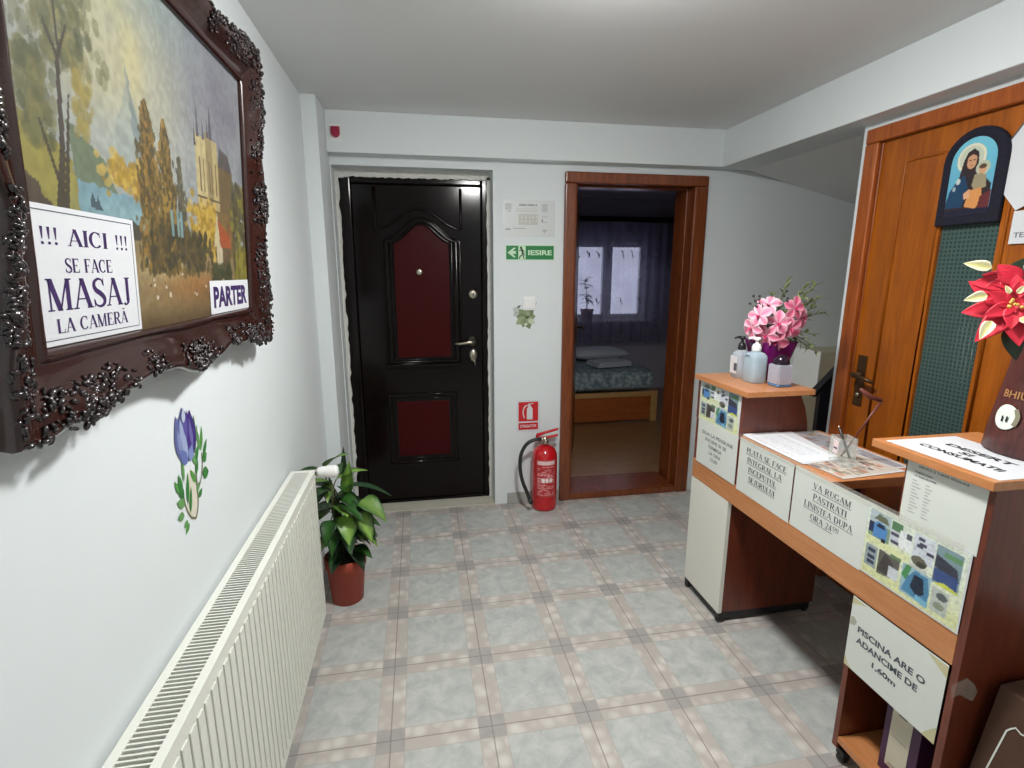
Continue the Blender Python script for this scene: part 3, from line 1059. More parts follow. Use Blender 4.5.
# distant spires of rock
c.poly([(0.2, 0.25), (0.24, 0.33), (0.262, 0.36), (0.287, 0.445), (0.30, 0.40), (0.325, 0.345), (0.36, 0.3), (0.39, 0.25)], (158, 170, 162), 0.6, 0.02)
c.poly([(0.287, 0.445), (0.30, 0.40), (0.325, 0.345), (0.31, 0.28), (0.296, 0.33)], (112, 130, 134), 0.6, 0.01, 3)
c.poly([(0.34, 0.37), (0.35, 0.39), (0.36, 0.33), (0.34, 0.29)], (150, 184, 196), 0.6, 0.01)
c.poly([(0.11, 0.31), (0.15, 0.30), (0.2, 0.275), (0.225, 0.235), (0.26, 0.215), (0.12, 0.215)], (112, 128, 98), 0.95, 0.012)
c.poly([(0, 0.3), (0.05, 0.3), (0.1, 0.27), (0.135, 0.22), (0.15, 0.15), (0, 0.15)], (164, 152, 66), 0.95, 0.015)
c.poly([(0, 0.235), (0.04, 0.215), (0.075, 0.17), (0.08, 0.1), (0, 0.1)], (92, 78, 62), 1, 0.01)
# lake, boats, near shore
c.poly([(0.125, 0.237), (0.2, 0.232), (0.34, 0.225), (0.36, 0.15), (0.12, 0.15)], (124, 166, 178), 1, 0.006)
c.soft(0.24, 0.2, 0.1, 0.02, (148, 184, 190), 0.7)
c.poly([(0.15, 0.205), (0.158, 0.222), (0.166, 0.207), (0.172, 0.218), (0.178, 0.202), (0.185, 0.196), (0.15, 0.198)], (70, 90, 100), 0.95)
c.poly([(0.17, 0.165), (0.22, 0.186), (0.28, 0.19), (0.32, 0.17), (0.3, 0.14), (0.17, 0.14)], (84, 82, 66), 1, 0.01)
# sandy ground
c.poly([(0.0, 0.16), (0.25, 0.155), (0.9, 0.17), (0.905, 0), (0, 0)], (150, 128, 84), 1, 0.015)
c.soft(0.42, 0.11, 0.14, 0.03, (206, 190, 136), 0.9)
c.soft(0.52, 0.075, 0.16, 0.035, (176, 122, 62), 0.9)
c.soft(0.66, 0.05, 0.2, 0.03, (140, 98, 54), 0.8)
c.blend(np.exp(-(c.V / 0.028) ** 2) * 0.85, (98, 74, 42))
# yellow bushes and rows of trees
rgY = [(204, 164, 54), (186, 148, 44), (218, 182, 82), (168, 132, 48)]
rgB = [(112, 92, 44), (134, 104, 48), (92, 76, 44), (146, 120, 56), (84, 78, 50)]
c.dabs(160, lambda r: r.normal(0.28, 0.035), lambda r: r.normal(0.262, 0.014), 0.009, 0.006, rgY, 0.7, 4)
c.dabs(700, lambda r: r.uniform(-1, 1), lambda r: (lambda u: 0), 0, 0, rgB, 0, 4)


def cypress(uc, v0, v1, hw, cols, n, seed):
    r = np.random.default_rng(seed)
    for _ in range(n):
        t = r.random() ** 0.8
        u = uc + r.normal(0, 0.5) * hw * (1.02 - t) ** 0.6
        c.ell(u, v0 + (v1 - v0) * t, 0.0052 * r.uniform(.6, 1.4), 0.008 * r.uniform(.6, 1.4), cols[r.integers(len(cols))], 0.75)


cypress(0.345, 0.1, 0.40, 0.058, rgB + [(168, 124, 50)], 1100, 11)
cypress(0.415, 0.1, 0.385, 0.052, rgB + [(178, 140, 60)], 950, 12)
cypress(0.475, 0.12, 0.33, 0.03, [(100, 96, 78), (86, 84, 70), (120, 110, 80)], 240, 13)
# castle
for (u0, v0, u1, v1, cc) in ((0.565, 0.23, 0.625, 0.405, (196, 178, 122)), (0.625, 0.2, 0.665, 0.42, (158, 138, 92)),
                             (0.665, 0.23, 0.70, 0.41, (188, 168, 112)), (0.70, 0.22, 0.80, 0.36, (120, 98, 62)), (0.61, 0.14, 0.80, 0.25, (128, 102, 58))):
    c.rect(u0, v0, u1, v1, cc)
c.poly([(0.70, 0.36), (0.715, 0.405), (0.775, 0.395), (0.80, 0.355)], (92, 84, 82))
for (u, v0, v1, hw) in ((0.583, 0.40, 0.478, 0.008), (0.615, 0.40, 0.45, 0.007), (0.66, 0.41, 0.495, 0.011), (0.642, 0.41, 0.455, 0.007), (0.565, 0.38, 0.43, 0.006)):
    c.poly([(u - hw, v0), (u + hw, v0), (u, v1)], (84, 80, 92))
for u in (0.585, 0.605, 0.64, 0.652, 0.68, 0.72, 0.74, 0.76):
    c.rect(u, 0.285, u + 0.006, 0.36, (96, 80, 56), 0.8)
c.rect(0.565, 0.27, 0.70, 0.274, (110, 92, 62))
c.dabs(330, lambda r: r.normal(0.6, 0.04), lambda r: r.normal(0.205, 0.03), 0.009, 0.007, rgY, 0.75, 21)
c.dabs(200, lambda r: r.uniform(0.78, 0.905), lambda r: r.uniform(0.1, 0.33), 0.012, 0.012, [(92, 84, 52), (104, 96, 60), (78, 72, 50), (150, 140, 50)], 0.7, 22)
c.dabs(260, lambda r: r.uniform(0.33, 0.63), lambda r: r.uniform(0.1, 0.19), 0.008, 0.01, [(78, 72, 46), (96, 82, 48), (112, 92, 50), (70, 66, 48)], 0.7, 23)
for u in (0.42, 0.445, 0.46):
    c.rect(u, 0.175, u + 0.012, 0.225, (128, 174, 182), 0.8)
# red-roofed chapel
c.poly([(0.66, 0.115), (0.70, 0.115), (0.70, 0.16), (0.68, 0.18), (0.66, 0.16)], (200, 186, 150))
c.poly([(0.645, 0.165), (0.675, 0.25), (0.69, 0.2), (0.675, 0.165)], (206, 190, 142))
c.poly([(0.675, 0.232), (0.745, 0.2), (0.77, 0.165), (0.69, 0.165)], (178, 84, 44))
c.rect(0.755, 0.18, 0.763, 0.22, (182, 90, 50))
c.poly([(0.70, 0.115), (0.75, 0.115), (0.76, 0.165), (0.70, 0.165)], (110, 90, 62))
c.dabs(90, lambda r: r.uniform(0.62, 0.76), lambda r: r.uniform(0.075, 0.12), 0.009, 0.008, [(84, 84, 50), (66, 70, 44)], 0.8, 24)
c.dabs(110, lambda r: r.uniform(0.8, 0.905), lambda r: r.uniform(0.08, 0.16), 0.012, 0.012, [(140, 130, 42), (160, 146, 52), (110, 104, 44)], 0.8, 25)
c.dabs(24, lambda r: r.uniform(0.3, 0.75), lambda r: r.uniform(0.04, 0.1), 0.004, 0.0025, [(232, 222, 196), (90, 70, 50)], 0.9, 26)
# trees on the left bank
gr = [(96, 98, 58), (112, 112, 66), (78, 84, 54), (128, 122, 70), (140, 134, 76)]
c.dabs(460, lambda r: r.normal(0.115, 0.04), lambda r: r.uniform(0.385, 0.612), 0.0085, 0.011, gr, 0.4, 31)
c.dabs(170, lambda r: r.normal(0.05, 0.018), lambda r: r.uniform(0.27, 0.38), 0.0075, 0.01, gr, 0.45, 32)
c.dabs(60, lambda r: r.normal(0.155, 0.012), lambda r: r.uniform(0.3, 0.39), 0.007, 0.009, [(170, 150, 70), (150, 138, 72)], 0.5, 33)


def limb(p, q, w0, w1, col=(70, 60, 50)):
    (a, b_), (d_, e) = p, q
    dx_, dy_ = d_ - a, e - b_
    l_ = math.hypot(dx_, dy_)
    nx_, ny_ = -dy_ / l_, dx_ / l_
    c.poly([(a + nx_ * w0, b_ + ny_ * w0), (a - nx_ * w0, b_ - ny_ * w0), (d_ - nx_ * w1, e - ny_ * w1), (d_ + nx_ * w1, e + ny_ * w1)], col, 0.9)


limb((0.075, 0.17), (0.098, 0.27), 0.009, 0.006)
limb((0.098, 0.27), (0.108, 0.39), 0.006, 0.004)
limb((0.108, 0.39), (0.085, 0.43), 0.004, 0.002)
limb((0.108, 0.39), (0.135, 0.44), 0.004, 0.002)
limb((0.112, 0.405), (0.112, 0.5), 0.003, 0.0015)
limb((0.09, 0.17), (0.115, 0.3), 0.006, 0.003)
limb((0.115, 0.3), (0.125, 0.35), 0.003, 0.0015)
limb((0.085, 0.22), (0.055, 0.3), 0.004, 0.002)
# brush texture of the paint itself
c.img *= (0.93 + 0.14 * c.noise((90, 60), 8))[..., None]
g_ = c.img.mean(axis=2, keepdims=True)
c.img = (g_ + (c.img - g_) * 0.86) * 0.83
b = MB()
c.mesh(b, ART, (0, 0, 0), (1, 0, 0), (0, 1, 0))
b.add([(0, 0, -0.012), (PW, 0, -0.012), (PW, PH, -0.012), (0, PH, -0.012)], [(0, 3, 2, 1)], BLACKWOOD)
o = b.build('canvas', pic, local=True)
o['label'] = 'painted canvas of a castle above a lake'

CORN = [(0, 0), (PW, 0), (PW, PH), (0, PH)]
CDIR = [(-1, -1), (1, -1), (1, 1), (-1, 1)]
PROF = [(0.0, -0.008), (0.0, 0.006), (0.05, 0.013), (0.10, 0.0135), (0.14, 0.007), (0.2, 0.006), (0.3, 0.010), (0.45, 0.018), (0.62, 0.028), (0.8, 0.036), (0.92, 0.038), (0.98, 0.034), (1.0, 0.026), (0.96, -0.004), (0.6, -0.022)]


def rail_width(t, wide):
    g = lambda a, s_: math.exp(-((t - a) / s_) ** 2)
    return wide * (0.80 + 0.30 * (g(0.02, 0.14) + g(0.98, 0.14)) + 0.26 * g(0.5, 0.1) + 0.07 * math.sin(t * 44) * (1 - g(0.25, .1)) * 0.5 - 0.06 * (g(0.3, .06) + g(0.7, .06)))


def rail_h(f):
    return float(np.interp(f, [p[0] for p in PROF[:12]], [p[1] for p in PROF[:12]]))


for si, wide in enumerate((0.097, 0.097, 0.097, 0.097)):
    A, B_ = CORN[si], CORN[(si + 1) % 4]
    dA, dB = CDIR[si], CDIR[(si + 1) % 4]
    n = 72
    b = MB()
    vsx, fsx = [], []
    for i in range(n + 1):
        t = i / n
        wd = rail_width(t, wide)
        for f, h in PROF:
            d = f * wd
            pa = (A[0] + dA[0] * d, A[1] + dA[1] * d)
            pb = (B_[0] + dB[0] * d, B_[1] + dB[1] * d)
            vsx.append((pa[0] + (pb[0] - pa[0]) * t, pa[1] + (pb[1] - pa[1]) * t, h))
    k = len(PROF)
    for i in range(n):
        for j in range(k):
            a_, b_ = i * k + j, i * k + (j + 1) % k
            fsx.append((a_, a_ + k, b_ + k, b_))
    b.add(vsx, fsx, FRAMEW, True)
    b.build('frame_rail', pic, local=True)
    # carved clusters: one at the start corner, one in the middle of the rail
    for tc, cnt, spread in ((0.0, 420, 0.075), (0.27, 45, 0.035), (0.5, 220, 0.06), (0.74, 45, 0.035)):
        b = MB()
        rg = random.Random(100 + si * 7 + int(tc * 100))
        wd = rail_width(tc, wide)
        ux, uy = (B_[0] - A[0]), (B_[1] - A[1])
        L_ = math.hypot(ux, uy)
        ux, uy = ux / L_, uy / L_
        ox, oy = uy, -ux
        if tc == 0:
            cxy = (A[0] + dA[0] * wd * 0.62, A[1] + dA[1] * wd * 0.62)
        else:
            cxy = (A[0] + ux * L_ * tc + ox * wd * 0.68, A[1] + uy * L_ * tc + oy * wd * 0.68)
        for q in range(cnt):
            f_ = 0.42 + 0.56 * rg.random() ** 0.8
            if tc == 0:
                # an L-shaped spray following both rails that meet in the corner
                s_ = abs(rg.gauss(0, 0.6)) * spread * 1.5
                on_first = rg.random() < 0.5
                wq = rail_width(min(1, s_ / L_), wide) * f_
                k_ = rg.uniform(-1, 0) if s_ < 0.02 else 0
                p = (A[0] - dA[0] * (s_ + k_ * wq), A[1] + dA[1] * wq) if on_first else (A[0] + dA[0] * wq, A[1] - dA[1] * (s_ + k_ * wq))
            else:
                s_ = rg.gauss(0, 0.5) * spread
                wq = rail_width(tc + s_ / L_, wide) * f_
                p = (A[0] + ux * (L_ * tc + s_) + ox * wq, A[1] + uy * (L_ * tc + s_) + oy * wq)
            r_ = rg.uniform(0.0024, 0.0052)
            m3 = Matrix.Rotation(rg.uniform(0, PI), 4, 'Z') @ Matrix.Rotation(rg.uniform(-.5, .5), 4, 'X')
            b.ball((p[0], p[1], rail_h(f_) + rg.uniform(-0.001, 0.004)), (r_ * 1.7, r_ * 0.8, r_), CARVE, 8, 5, m3)
        o = b.build('carved_ornament', pic, local=True)

# notices stuck on the canvas
sh = on_picture('paper_notice', 'white notice reading AICI SE FACE MASAJ stuck on the castle painting', 'notice', 0.002, 0.002, 0.0012)
b = MB()
sheet_box(b, 0.262, 0.188, PAPER, (0, 0, 0), (1, 0, 0), (0, 1, 0), 0.0008)
b.build('sheet', sh, local=True)
b = MB()
O3, U3, V3 = (0, 0, 0.0008), (1, 0, 0), (0, 1, 0)
for s_, u0, u1, v0, v1 in (('!!! AICI !!!', 0.024, 0.236, 0.136, 0.160), ('SE FACE', 0.068, 0.184, 0.099, 0.119),
                           ('MASAJ', 0.022, 0.232, 0.047, 0.091), ('LA CAMERĂ', 0.036, 0.218, 0.016, 0.036)):
    put_flat(b, fit(serif_polys(s_), u0, u1, v0, v1, 0, 1), INK, O3, U3, V3, 0.0003)
o = b.build('lettering', sh, local=True)
o['label'] = 'dark purple serif lettering'
b = MB()
for q in (rect(0.008, 0.007, 0.254, 0.0085), rect(0.008, 0.1795, 0.254, 0.181), rect(0.2525, 0.007, 0.254, 0.181)):
    put_flat(b, q, INKGREY, O3, U3, V3, 0.0003)
b.build('printed_border', sh, local=True)
sh = on_picture('paper_notice', 'small white PARTER strip in the lower corner of the painting', 'notice', 0.594, 0.002, 0.0012)
b = MB()
sheet_box(b, 0.288, 0.08, PAPER, (0, 0, 0), (1, 0, 0), (0, 1, 0), 0.0008)
b.build('sheet', sh, local=True)
b = MB()
put_flat(b, fit(sans_polys('PARTER', 0.045), 0.02, 0.272, 0.014, 0.066, None), INK, O3, U3, V3, 0.0003)
b.build('lettering', sh, local=True)

# ------------------------------------------------------------------ flower stickers
def sticker_leaf(b, u, v, ang_, L, W, col, O, U, V, h):
    n = 10
    pts = []
    for i in range(n + 1):
        t = i / n
        pts.append((t * L, W / 2 * math.sin(PI * t ** 0.8)))
    for i in range(n - 1, 0, -1):
        t = i / n
        pts.append((t * L, -W / 2 * math.sin(PI * t ** 0.8)))
    ca, sa = math.cos(ang_), math.sin(ang_)
    q = [(u + p[0] * ca - p[1] * sa, v + p[0] * sa + p[1] * ca) for p in pts]
    O, U, V = Vector(O), Vector(U), Vector(V)
    N = U.cross(V)
    b.add([O + U * p[0] + V * p[1] + N * h for p in q], [list(range(len(q)))], PETAL, False, [col] * len(q))


O_, U_, V_ = Vector((-0.525, 1.14, 0.93)), (0, 1, 0), (0, 0, 1)
stk = thing('flower_sticker', 'blue tulip sticker with green sprigs on the wall above the radiator', 'wall sticker', O_)
b = MB()
cream = rgb(214, 206, 186)
b.poly([(0.05, 0.03), (0.085, 0.005), (0.105, 0.03), (0.11, 0.11), (0.088, 0.125), (0.065, 0.115)], 0.0006, plain('cream_vinyl', rgb(212, 207, 190), 0.5), O_, U_, V_)
for path, wq in (([(0.085, 0.006), (0.104, 0.03), (0.112, 0.075), (0.118, 0.125)], 0.006), ([(0.085, 0.006), (0.062, 0.02), (0.045, 0.05), (0.04, 0.09)], 0.005),
                 ([(0.113, 0.062), (0.14, 0.085), (0.155, 0.115), (0.158, 0.14)], 0.005)):
    pl_ = ribbon(smooth_line(path), [wq] * (len(path) * 4 - 3))
    put_flat(b, pl_, plain('olive_print', rgb(112, 108, 80), 0.5), O_, U_, V_, 0.001)
b.build('stem', stk)
b = MB()
gcs = [rgb(52, 120, 52), rgb(78, 140, 62), rgb(44, 104, 50), rgb(96, 146, 84)]
rg = random.Random(9)
LV = [(0.04, 0.06, 150, .04, .022), (0.042, 0.075, 120, .05, .024), (0.036, 0.09, 100, .045, .02), (0.03, 0.04, 170, .03, .02), (0.055, 0.055, 75, .07, .016), (0.06, 0.03, 70, .06, .014),
      (0.02, 0.095, 110, .035, .012), (0.05, 0.11, 85, .055, .013), (0.045, 0.02, 200, .024, .014), (0.05, 0.012, 215, .03, .014),
      (0.108, 0.085, 120, .045, .016), (0.112, 0.1, 60, .04, .014), (0.118, 0.125, 110, .04, .015), (0.12, 0.13, 55, .045, .014), (0.122, 0.15, 80, .05, .015), (0.126, 0.17, 60, .05, .014), (0.13, 0.19, 80, .05, .013),
      (0.105, 0.06, 45, .03, .013), (0.112, 0.045, 30, .028, .016), (0.156, 0.12, 20, .03, .024), (0.148, 0.09, -10, .035, .03), (0.158, 0.145, 110, .05, .015), (0.16, 0.15, 75, .055, .014), (0.165, 0.13, 50, .045, .014), (0.15, 0.15, 95, .06, .014)]
for q in LV:
    sticker_leaf(b, q[0], q[1], R(q[2]), q[3], q[4], gcs[rg.randrange(4)], O_, U_, V_, rg.uniform(0.0011, 0.0019))
b.build('leaves', stk)
b = MB()
for (u, v, a_, L, W, cc) in ((0.084, 0.145, 90, .125, .1, (70, 78, 128)), (0.062, 0.15, 96, .11, .05, (92, 98, 150)), (0.108, 0.15, 84, .108, .052, (58, 40, 112)), (0.075, 0.145, 94, .105, .034, (150, 162, 196)),
                             (0.1, 0.15, 88, .11, .03, (66, 44, 124)), (0.06, 0.16, 100, .07, .02, (126, 138, 178)), (0.09, 0.143, 60, .04, .028, (120, 134, 182)), (0.074, 0.143, 120, .045, .03, (96, 108, 166)),
                             (0.088, 0.2, 90, .068, .022, (86, 80, 150)), (0.112, 0.17, 92, .07, .016, (104, 100, 160)), (0.082, 0.235, 80, .034, .018, (178, 188, 206))):
    sticker_leaf(b, u, v, R(a_), L, W, rgb(*cc), O_, U_, V_, 0.002 + 0.0001 * len(b.f))
b.build('flower_head', stk)

O_, U_, V_ = Vector((0.565, 3.165, 1.16)), (1, 0, 0), (0, 0, 1)
stk = thing('flower_sticker', 'pale olive green flower sticker under the light switch', 'wall sticker', O_)
b = MB()
rg = random.Random(4)
for i in range(9):
    a_ = i * 40 + 10
    cc = [(128, 142, 104), (112, 126, 90), (146, 158, 124)][i % 3]
    sticker_leaf(b, 0.085, 0.06, R(a_), 0.062 + 0.012 * (i % 2), 0.05, rgb(*cc), O_, U_, V_, 0.0008 + 0.0001 * i)
for (u, v, a_, L, W, cc) in ((0.08, 0.06, 20, .03, .02, (70, 84, 50)), (0.1, 0.05, -30, .05, .03, (190, 198, 172)), (0.085, 0.03, -95, .02, .02, (204, 210, 190))):
    sticker_leaf(b, u, v, R(a_), L, W, rgb(*cc), O_, U_, V_, 0.0022)
b.build('flower_head', stk)
b = MB()
for (u, v, a_, L, W, cc) in ((0.11, 0.1, 75, .07, .022, (150, 156, 136)), (0.13, 0.12, 60, .045, .015, (168, 172, 152)), (0.04, 0.1, 150, .045, .04, (188, 196, 190)), (0.04, 0.09, 200, .04, .03, (184, 192, 186)), (0.03, 0.12, 40, .03, .014, (90, 98, 84))):
    sticker_leaf(b, u, v, R(a_), L, W, rgb(*cc), O_, U_, V_, 0.0012)
b.build('leaves', stk)

# ------------------------------------------------------------------ radiator
XR0, XR1, YR0, YR1, ZR0, ZR1 = -0.512, -0.42, 0.722, 2.03, 0.105, 0.737
rad = thing('radiator', 'long cream ribbed panel radiator on the wall below the painting', 'radiator', (-0.466, 1.39, 0))
b = MB()
b.box(-0.434, -0.4235, YR0, YR1, ZR0, ZR1 - 0.008, RADW)
y = YR0 + 0.03
while y < YR1 - 0.04:
    b.box(-0.4235, XR1, y, y + 0.0235, ZR0 + 0.035, ZR1 - 0.035, RADW)
    y += 0.0333
b.build('front_panel', rad, bevel=0.0022)
b = MB()
b.box(-0.512, -0.505, YR0, YR1, ZR0, ZR1 - 0.008, RADW)
b.build('rear_panel', rad, bevel=0.002)
b = MB()
for q in ((-0.512, -0.4955, YR0, YR1), (-0.439, -0.4215, YR0, YR1), (-0.4955, -0.439, YR0, YR0 + 0.035), (-0.4955, -0.439, YR1 - 0.02, YR1)):
    b.box(q[0], q[1], q[2], q[3], ZR1 - 0.007, ZR1, RADW)
y = YR0 + 0.035
while y < YR1 - 0.026:
    y += 0.0072
    b.box(-0.4955, -0.439, y, y + 0.0036, ZR1 - 0.006, ZR1 - 0.0005, RADW)
    y += 0.0036
b.build('top_grille', rad)
for ya in (YR0 - 0.001, YR1 - 0.002):
    b = MB()
    b.box(-0.511, -0.435, ya, ya + 0.003, ZR0 + 0.01, ZR1 - 0.008, RADW)
    b.build('side_cover', rad)
b = MB()
y = YR0 + 0.02
while y < YR1 - 0.02:
    b.box(-0.503, -0.482, y, y + 0.0015, ZR0 + 0.03, ZR1 - 0.06, RADW)
    y += 0.011
b.build('convector_fins', rad)
b = MB()
b.lathe([(0.012, -0.07), (0.012, 0), (0.016, 0.0), (0.017, 0.006)], (-0.425, 2.062, 0.715), STEEL, 16, 'X')
b.tube([(-0.47, 2.02, 0.70), (-0.47, 2.062, 0.705), (-0.45, 2.062, 0.715)], 0.011, STEEL, 10)
vlv = b.build('valve', rad)
b = MB()
pr = []
b.lathe([(0.017, 0.0), (0.019, 0.004), (0.0215, 0.012), (0.0215, 0.03), (0.023, 0.034), (0.023, 0.07), (0.021, 0.077), (0.012, 0.08)], (-0.42, 2.062, 0.715), WHITEPL, 28, 'X')
for i in range(20):
    a_ = 2 * PI * i / 20
    b.box(-0.384, -0.352, -0.0014, 0.0014, 0.0225, 0.0245, WHITEPL, Matrix.Translation((0, 2.062, 0.715)) @ Matrix.Rotation(a_, 4, 'X'))
b.build('thermostat_head', vlv)
b = MB()
b.tube([(-0.47, 2.062, 0.70), (-0.47, 2.062, 0.4), (-0.47, 2.062, 0.0)], 0.009, RADW, 10)
b.build('pipe', rad)
for y in (0.95, 1.8):
    b = MB()
    b.box(-0.524, -0.511, y, y + 0.03, 0.2, 0.62, RADW)
    b.build('wall_bracket', rad)

# ------------------------------------------------------------------ potted plant
pt = thing('potted_plant', 'leafy green plant in a terracotta pot beside the radiator', 'plant', (-0.374, 2.285, 0))
b = MB()
b.lathe([(0.066, 0.0), (0.07, 0.004), (0.086, 0.17), (0.092, 0.176), (0.094, 0.222), (0.088, 0.224), (0.083, 0.19), (0.08, 0.188)], (-0.374, 2.285, 0), TERRA, 40)
b.build('pot', pt)
b = MB()
b.lathe([(0.079, 0.19), (0.05, 0.2), (0.02, 0.204)], (-0.374, 2.285, 0), SOIL, 24)
rg = random.Random(5)
for i in range(10):
    a_ = rg.uniform(0, 2 * PI)
    b.ball((-0.374 + 0.055 * math.cos(a_), 2.285 + 0.055 * math.sin(a_), 0.2), rg.uniform(0.008, 0.018), SOIL, 7, 5)
b.build('soil', pt)
b = MB()
bl = MB()
rg = random.Random(21)
random.seed(3)
stems = [((-0.374 + rg.uniform(-.03, .03), 2.285 + rg.uniform(-.03, .03)), (rg.uniform(-.05, .05), rg.uniform(-.09, .03)), rg.uniform(.28, .46)) for _ in range(7)]
DG, MG, LG = rgb(16, 44, 16), rgb(44, 88, 30), rgb(130, 168, 74)
for (bx, by), (tx, ty), hh in stems:
    tip = (bx + tx, by + ty, 0.2 + hh)
    b.tube([(bx, by, 0.19), (bx + tx * .4, by + ty * .4, 0.2 + hh * .5), tip], [0.007, 0.006, 0.004], STEM, 8)
    for k in range(6):
        t = 0.35 + 0.65 * k / 5
        a_ = rg.uniform(0, 2 * PI)
        p0 = Vector((bx + tx * t, by + ty * t, 0.2 + hh * t * 0.98))
        el = R(rg.uniform(-5, 45)) if k < 5 else R(70)
        d = Vector((math.cos(a_) * math.cos(el), math.sin(a_) * math.cos(el), math.sin(el)))
        if p0.x + d.x * 0.2 < -0.5:
            d.x = abs(d.x)
        if d.y > 0.3:
            d.y *= -0.3
        pet = p0 + d * 0.05
        b.tube([p0, p0 + d * 0.025 + Vector((0, 0, .006)), pet], 0.0028, STEM, 6)
        L = rg.uniform(0.105, 0.165)
        var = rg.random()
        cm = LG if var < 0.5 else MG
        ce = MG if var < 0.35 else DG
        dd = Vector((d.x, d.y, d.z * 0.4 - 0.15)).normalized()
        bl.leaf(pet, dd, (0, 0, 1), L, L * rg.uniform(0.48, 0.62), LEAF, rg.uniform(0.4, 1.0), 0.2, ce, cm, 9, 0.85, 5, 0.25)
# the long arching dark leaf and the tall young one by the valve
bl.leaf((-0.36, 2.26, 0.56), (1, -0.25, 0.35), (0, 0, 1), 0.23, 0.05, LEAF, 0.75, 0.3, DG, rgb(34, 66, 38), 10, 0.9, 4)
bl.leaf((-0.345, 2.25, 0.53), (0.15, -0.2, 1), (0, -1, 0.2), 0.17, 0.055, LEAF, 0.1, 0.3, MG, LG, 10, 0.9, 4, 0.3)
bl.leaf((-0.35, 2.26, 0.56), (0.0, 0.05, 1), (0, -1, 0.2), 0.19, 0.03, LEAF, 0.2, 0.3, DG, DG, 10, 0.9, 4)
bl.leaf((-0.34, 2.2, 0.46), (0.1, -0.8, -0.35), (0, -0.3, 1), 0.14, 0.10, LEAF, 0.7, 0.2, MG, LG, 10, 0.7, 5, 0.3)
bl.leaf((-0.29, 2.2, 0.47), (0.45, -0.6, -0.5), (0, -0.3, 1), 0.15, 0.085, LEAF, 0.7, 0.2, DG, LG, 10, 0.7, 5, 0.3)
bl.leaf((-0.28, 2.2, 0.52), (0.8, -0.5, -0.05), (0, -0.2, 1), 0.15, 0.10, LEAF, 0.9, 0.2, MG, rgb(110, 140, 70), 10, 0.7, 5, 0.3)
for k in range(20):
    a_ = rg.uniform(0, 2 * PI)
    d = Vector((math.cos(a_), math.sin(a_) - 0.3, rg.uniform(-0.1, 0.4)))
    if d.x < -0.45:
        d.x = -d.x
    p0 = Vector((-0.374 + 0.04 * math.cos(a_), 2.285 + 0.04 * math.sin(a_), rg.uniform(0.26, 0.42)))
    L = rg.uniform(0.1, 0.15)
    bl.leaf(p0, d, (0, 0, 1), L, L * 0.55, LEAF, rg.uniform(0.6, 1.2), 0.2, DG, DG if k % 3 else MG, 9, 0.85, 5, 0.15)
b.build('stems', pt)
bl.build('leaves', pt)

# ------------------------------------------------------------------ things on the back wall
O_, U_, V_ = Vector((0.515, 3.165, 1.707)), (1, 0, 0), (0, 0, 1)
t = thing('evacuation_plan', 'pale evacuation plan sheet taped above the green exit sign', 'notice', O_)
c = Canvas(0.305, 0.2, 92, 60, (204, 207, 206))
c.rect(0.004, 0.15, 0.045, 0.185, (172, 176, 178))
c.rect(0.02, 0.137, 0.042, 0.143, (90, 92, 92))
c.rect(0.008, 0.035, 0.038, 0.043, (92, 94, 94))
c.rect(0.055, 0.042, 0.13, 0.046, (120, 122, 120))
for i in range(9):
    c.rect(0.09 + i * 0.0125, 0.173, 0.098 + i * 0.0125, 0.182, (84, 84, 84))
for i in range(3):
    c.rect(0.07, 0.138 + 0.008 * i, 0.2, 0.141 + 0.008 * i, (188, 186, 180))
c.rect(0.088, 0.066, 0.205, 0.125, (180, 180, 172))
for u in (0.1, 0.125, 0.15, 0.17, 0.19):
    c.rect(u, 0.07 + (u * 100 % 3) * .008, u + 0.012, 0.118, (200, 200, 196))
c.rect(0.088, 0.095, 0.205, 0.098, (160, 160, 154))
c.rect(0.228, 0.14, 0.265, 0.185, (178, 182, 184))
c.rect(0.228, 0.08, 0.234, 0.098, (90, 92, 92))
c.rect(0.228, 0.08, 0.262, 0.083, (150, 152, 152))
c.poly([(0.228, 0.04), (0.245, 0.015), (0.264, 0.04)], (166, 170, 172))
c.rect(0.228, 0.105, 0.262, 0.12, (190, 192, 192))
b = MB()
c.mesh(b, PRINT, O_, U_, V_, 0.0016)
b.poly([(-0.004, -0.004), (0.309, -0.004), (0.309, 0.204), (-0.004, 0.204)], 0.0012, plain('laminating_pouch', rgb(206, 211, 211), 0.12, var=0.01), O_, U_, V_)
b.build('sheet', t)

O_ = Vector((0.523, 3.165, 1.567))
t = thing('exit_sign', 'green IESIRE exit sign with a white arrow and running figure', 'sign', O_)
b = MB()
b.poly([(0, 0), (0.3, 0), (0.3, 0.088), (0, 0.088)], 0.003, SIGNGLOW, O_, U_, V_)
b.poly([(0.004, 0.004), (0.296, 0.004), (0.296, 0.084), (0.004, 0.084)], 0.0034, SIGNGREEN, O_, U_, V_)
b.build('panel', t)
b = MB()
put_flat(b, [[(0.012, 0.044), (0.05, 0.016), (0.062, 0.016), (0.044, 0.036)], [(0.012, 0.044), (0.044, 0.036), (0.044, 0.053)], [(0.012, 0.044), (0.044, 0.053), (0.062, 0.072), (0.05, 0.072)],
             [(0.04, 0.036), (0.066, 0.036), (0.06, 0.044), (0.066, 0.053), (0.04, 0.053)]], SIGNGLOW, O_, U_, V_, 0.0038)
b.build('arrow', t)
b = MB()
put_flat(b, rect(0.078, 0.005, 0.122, 0.083), SIGNGLOW, O_, U_, V_, 0.0038)
DKG = plain('dark_green_print', rgb(10, 62, 30), 0.4)
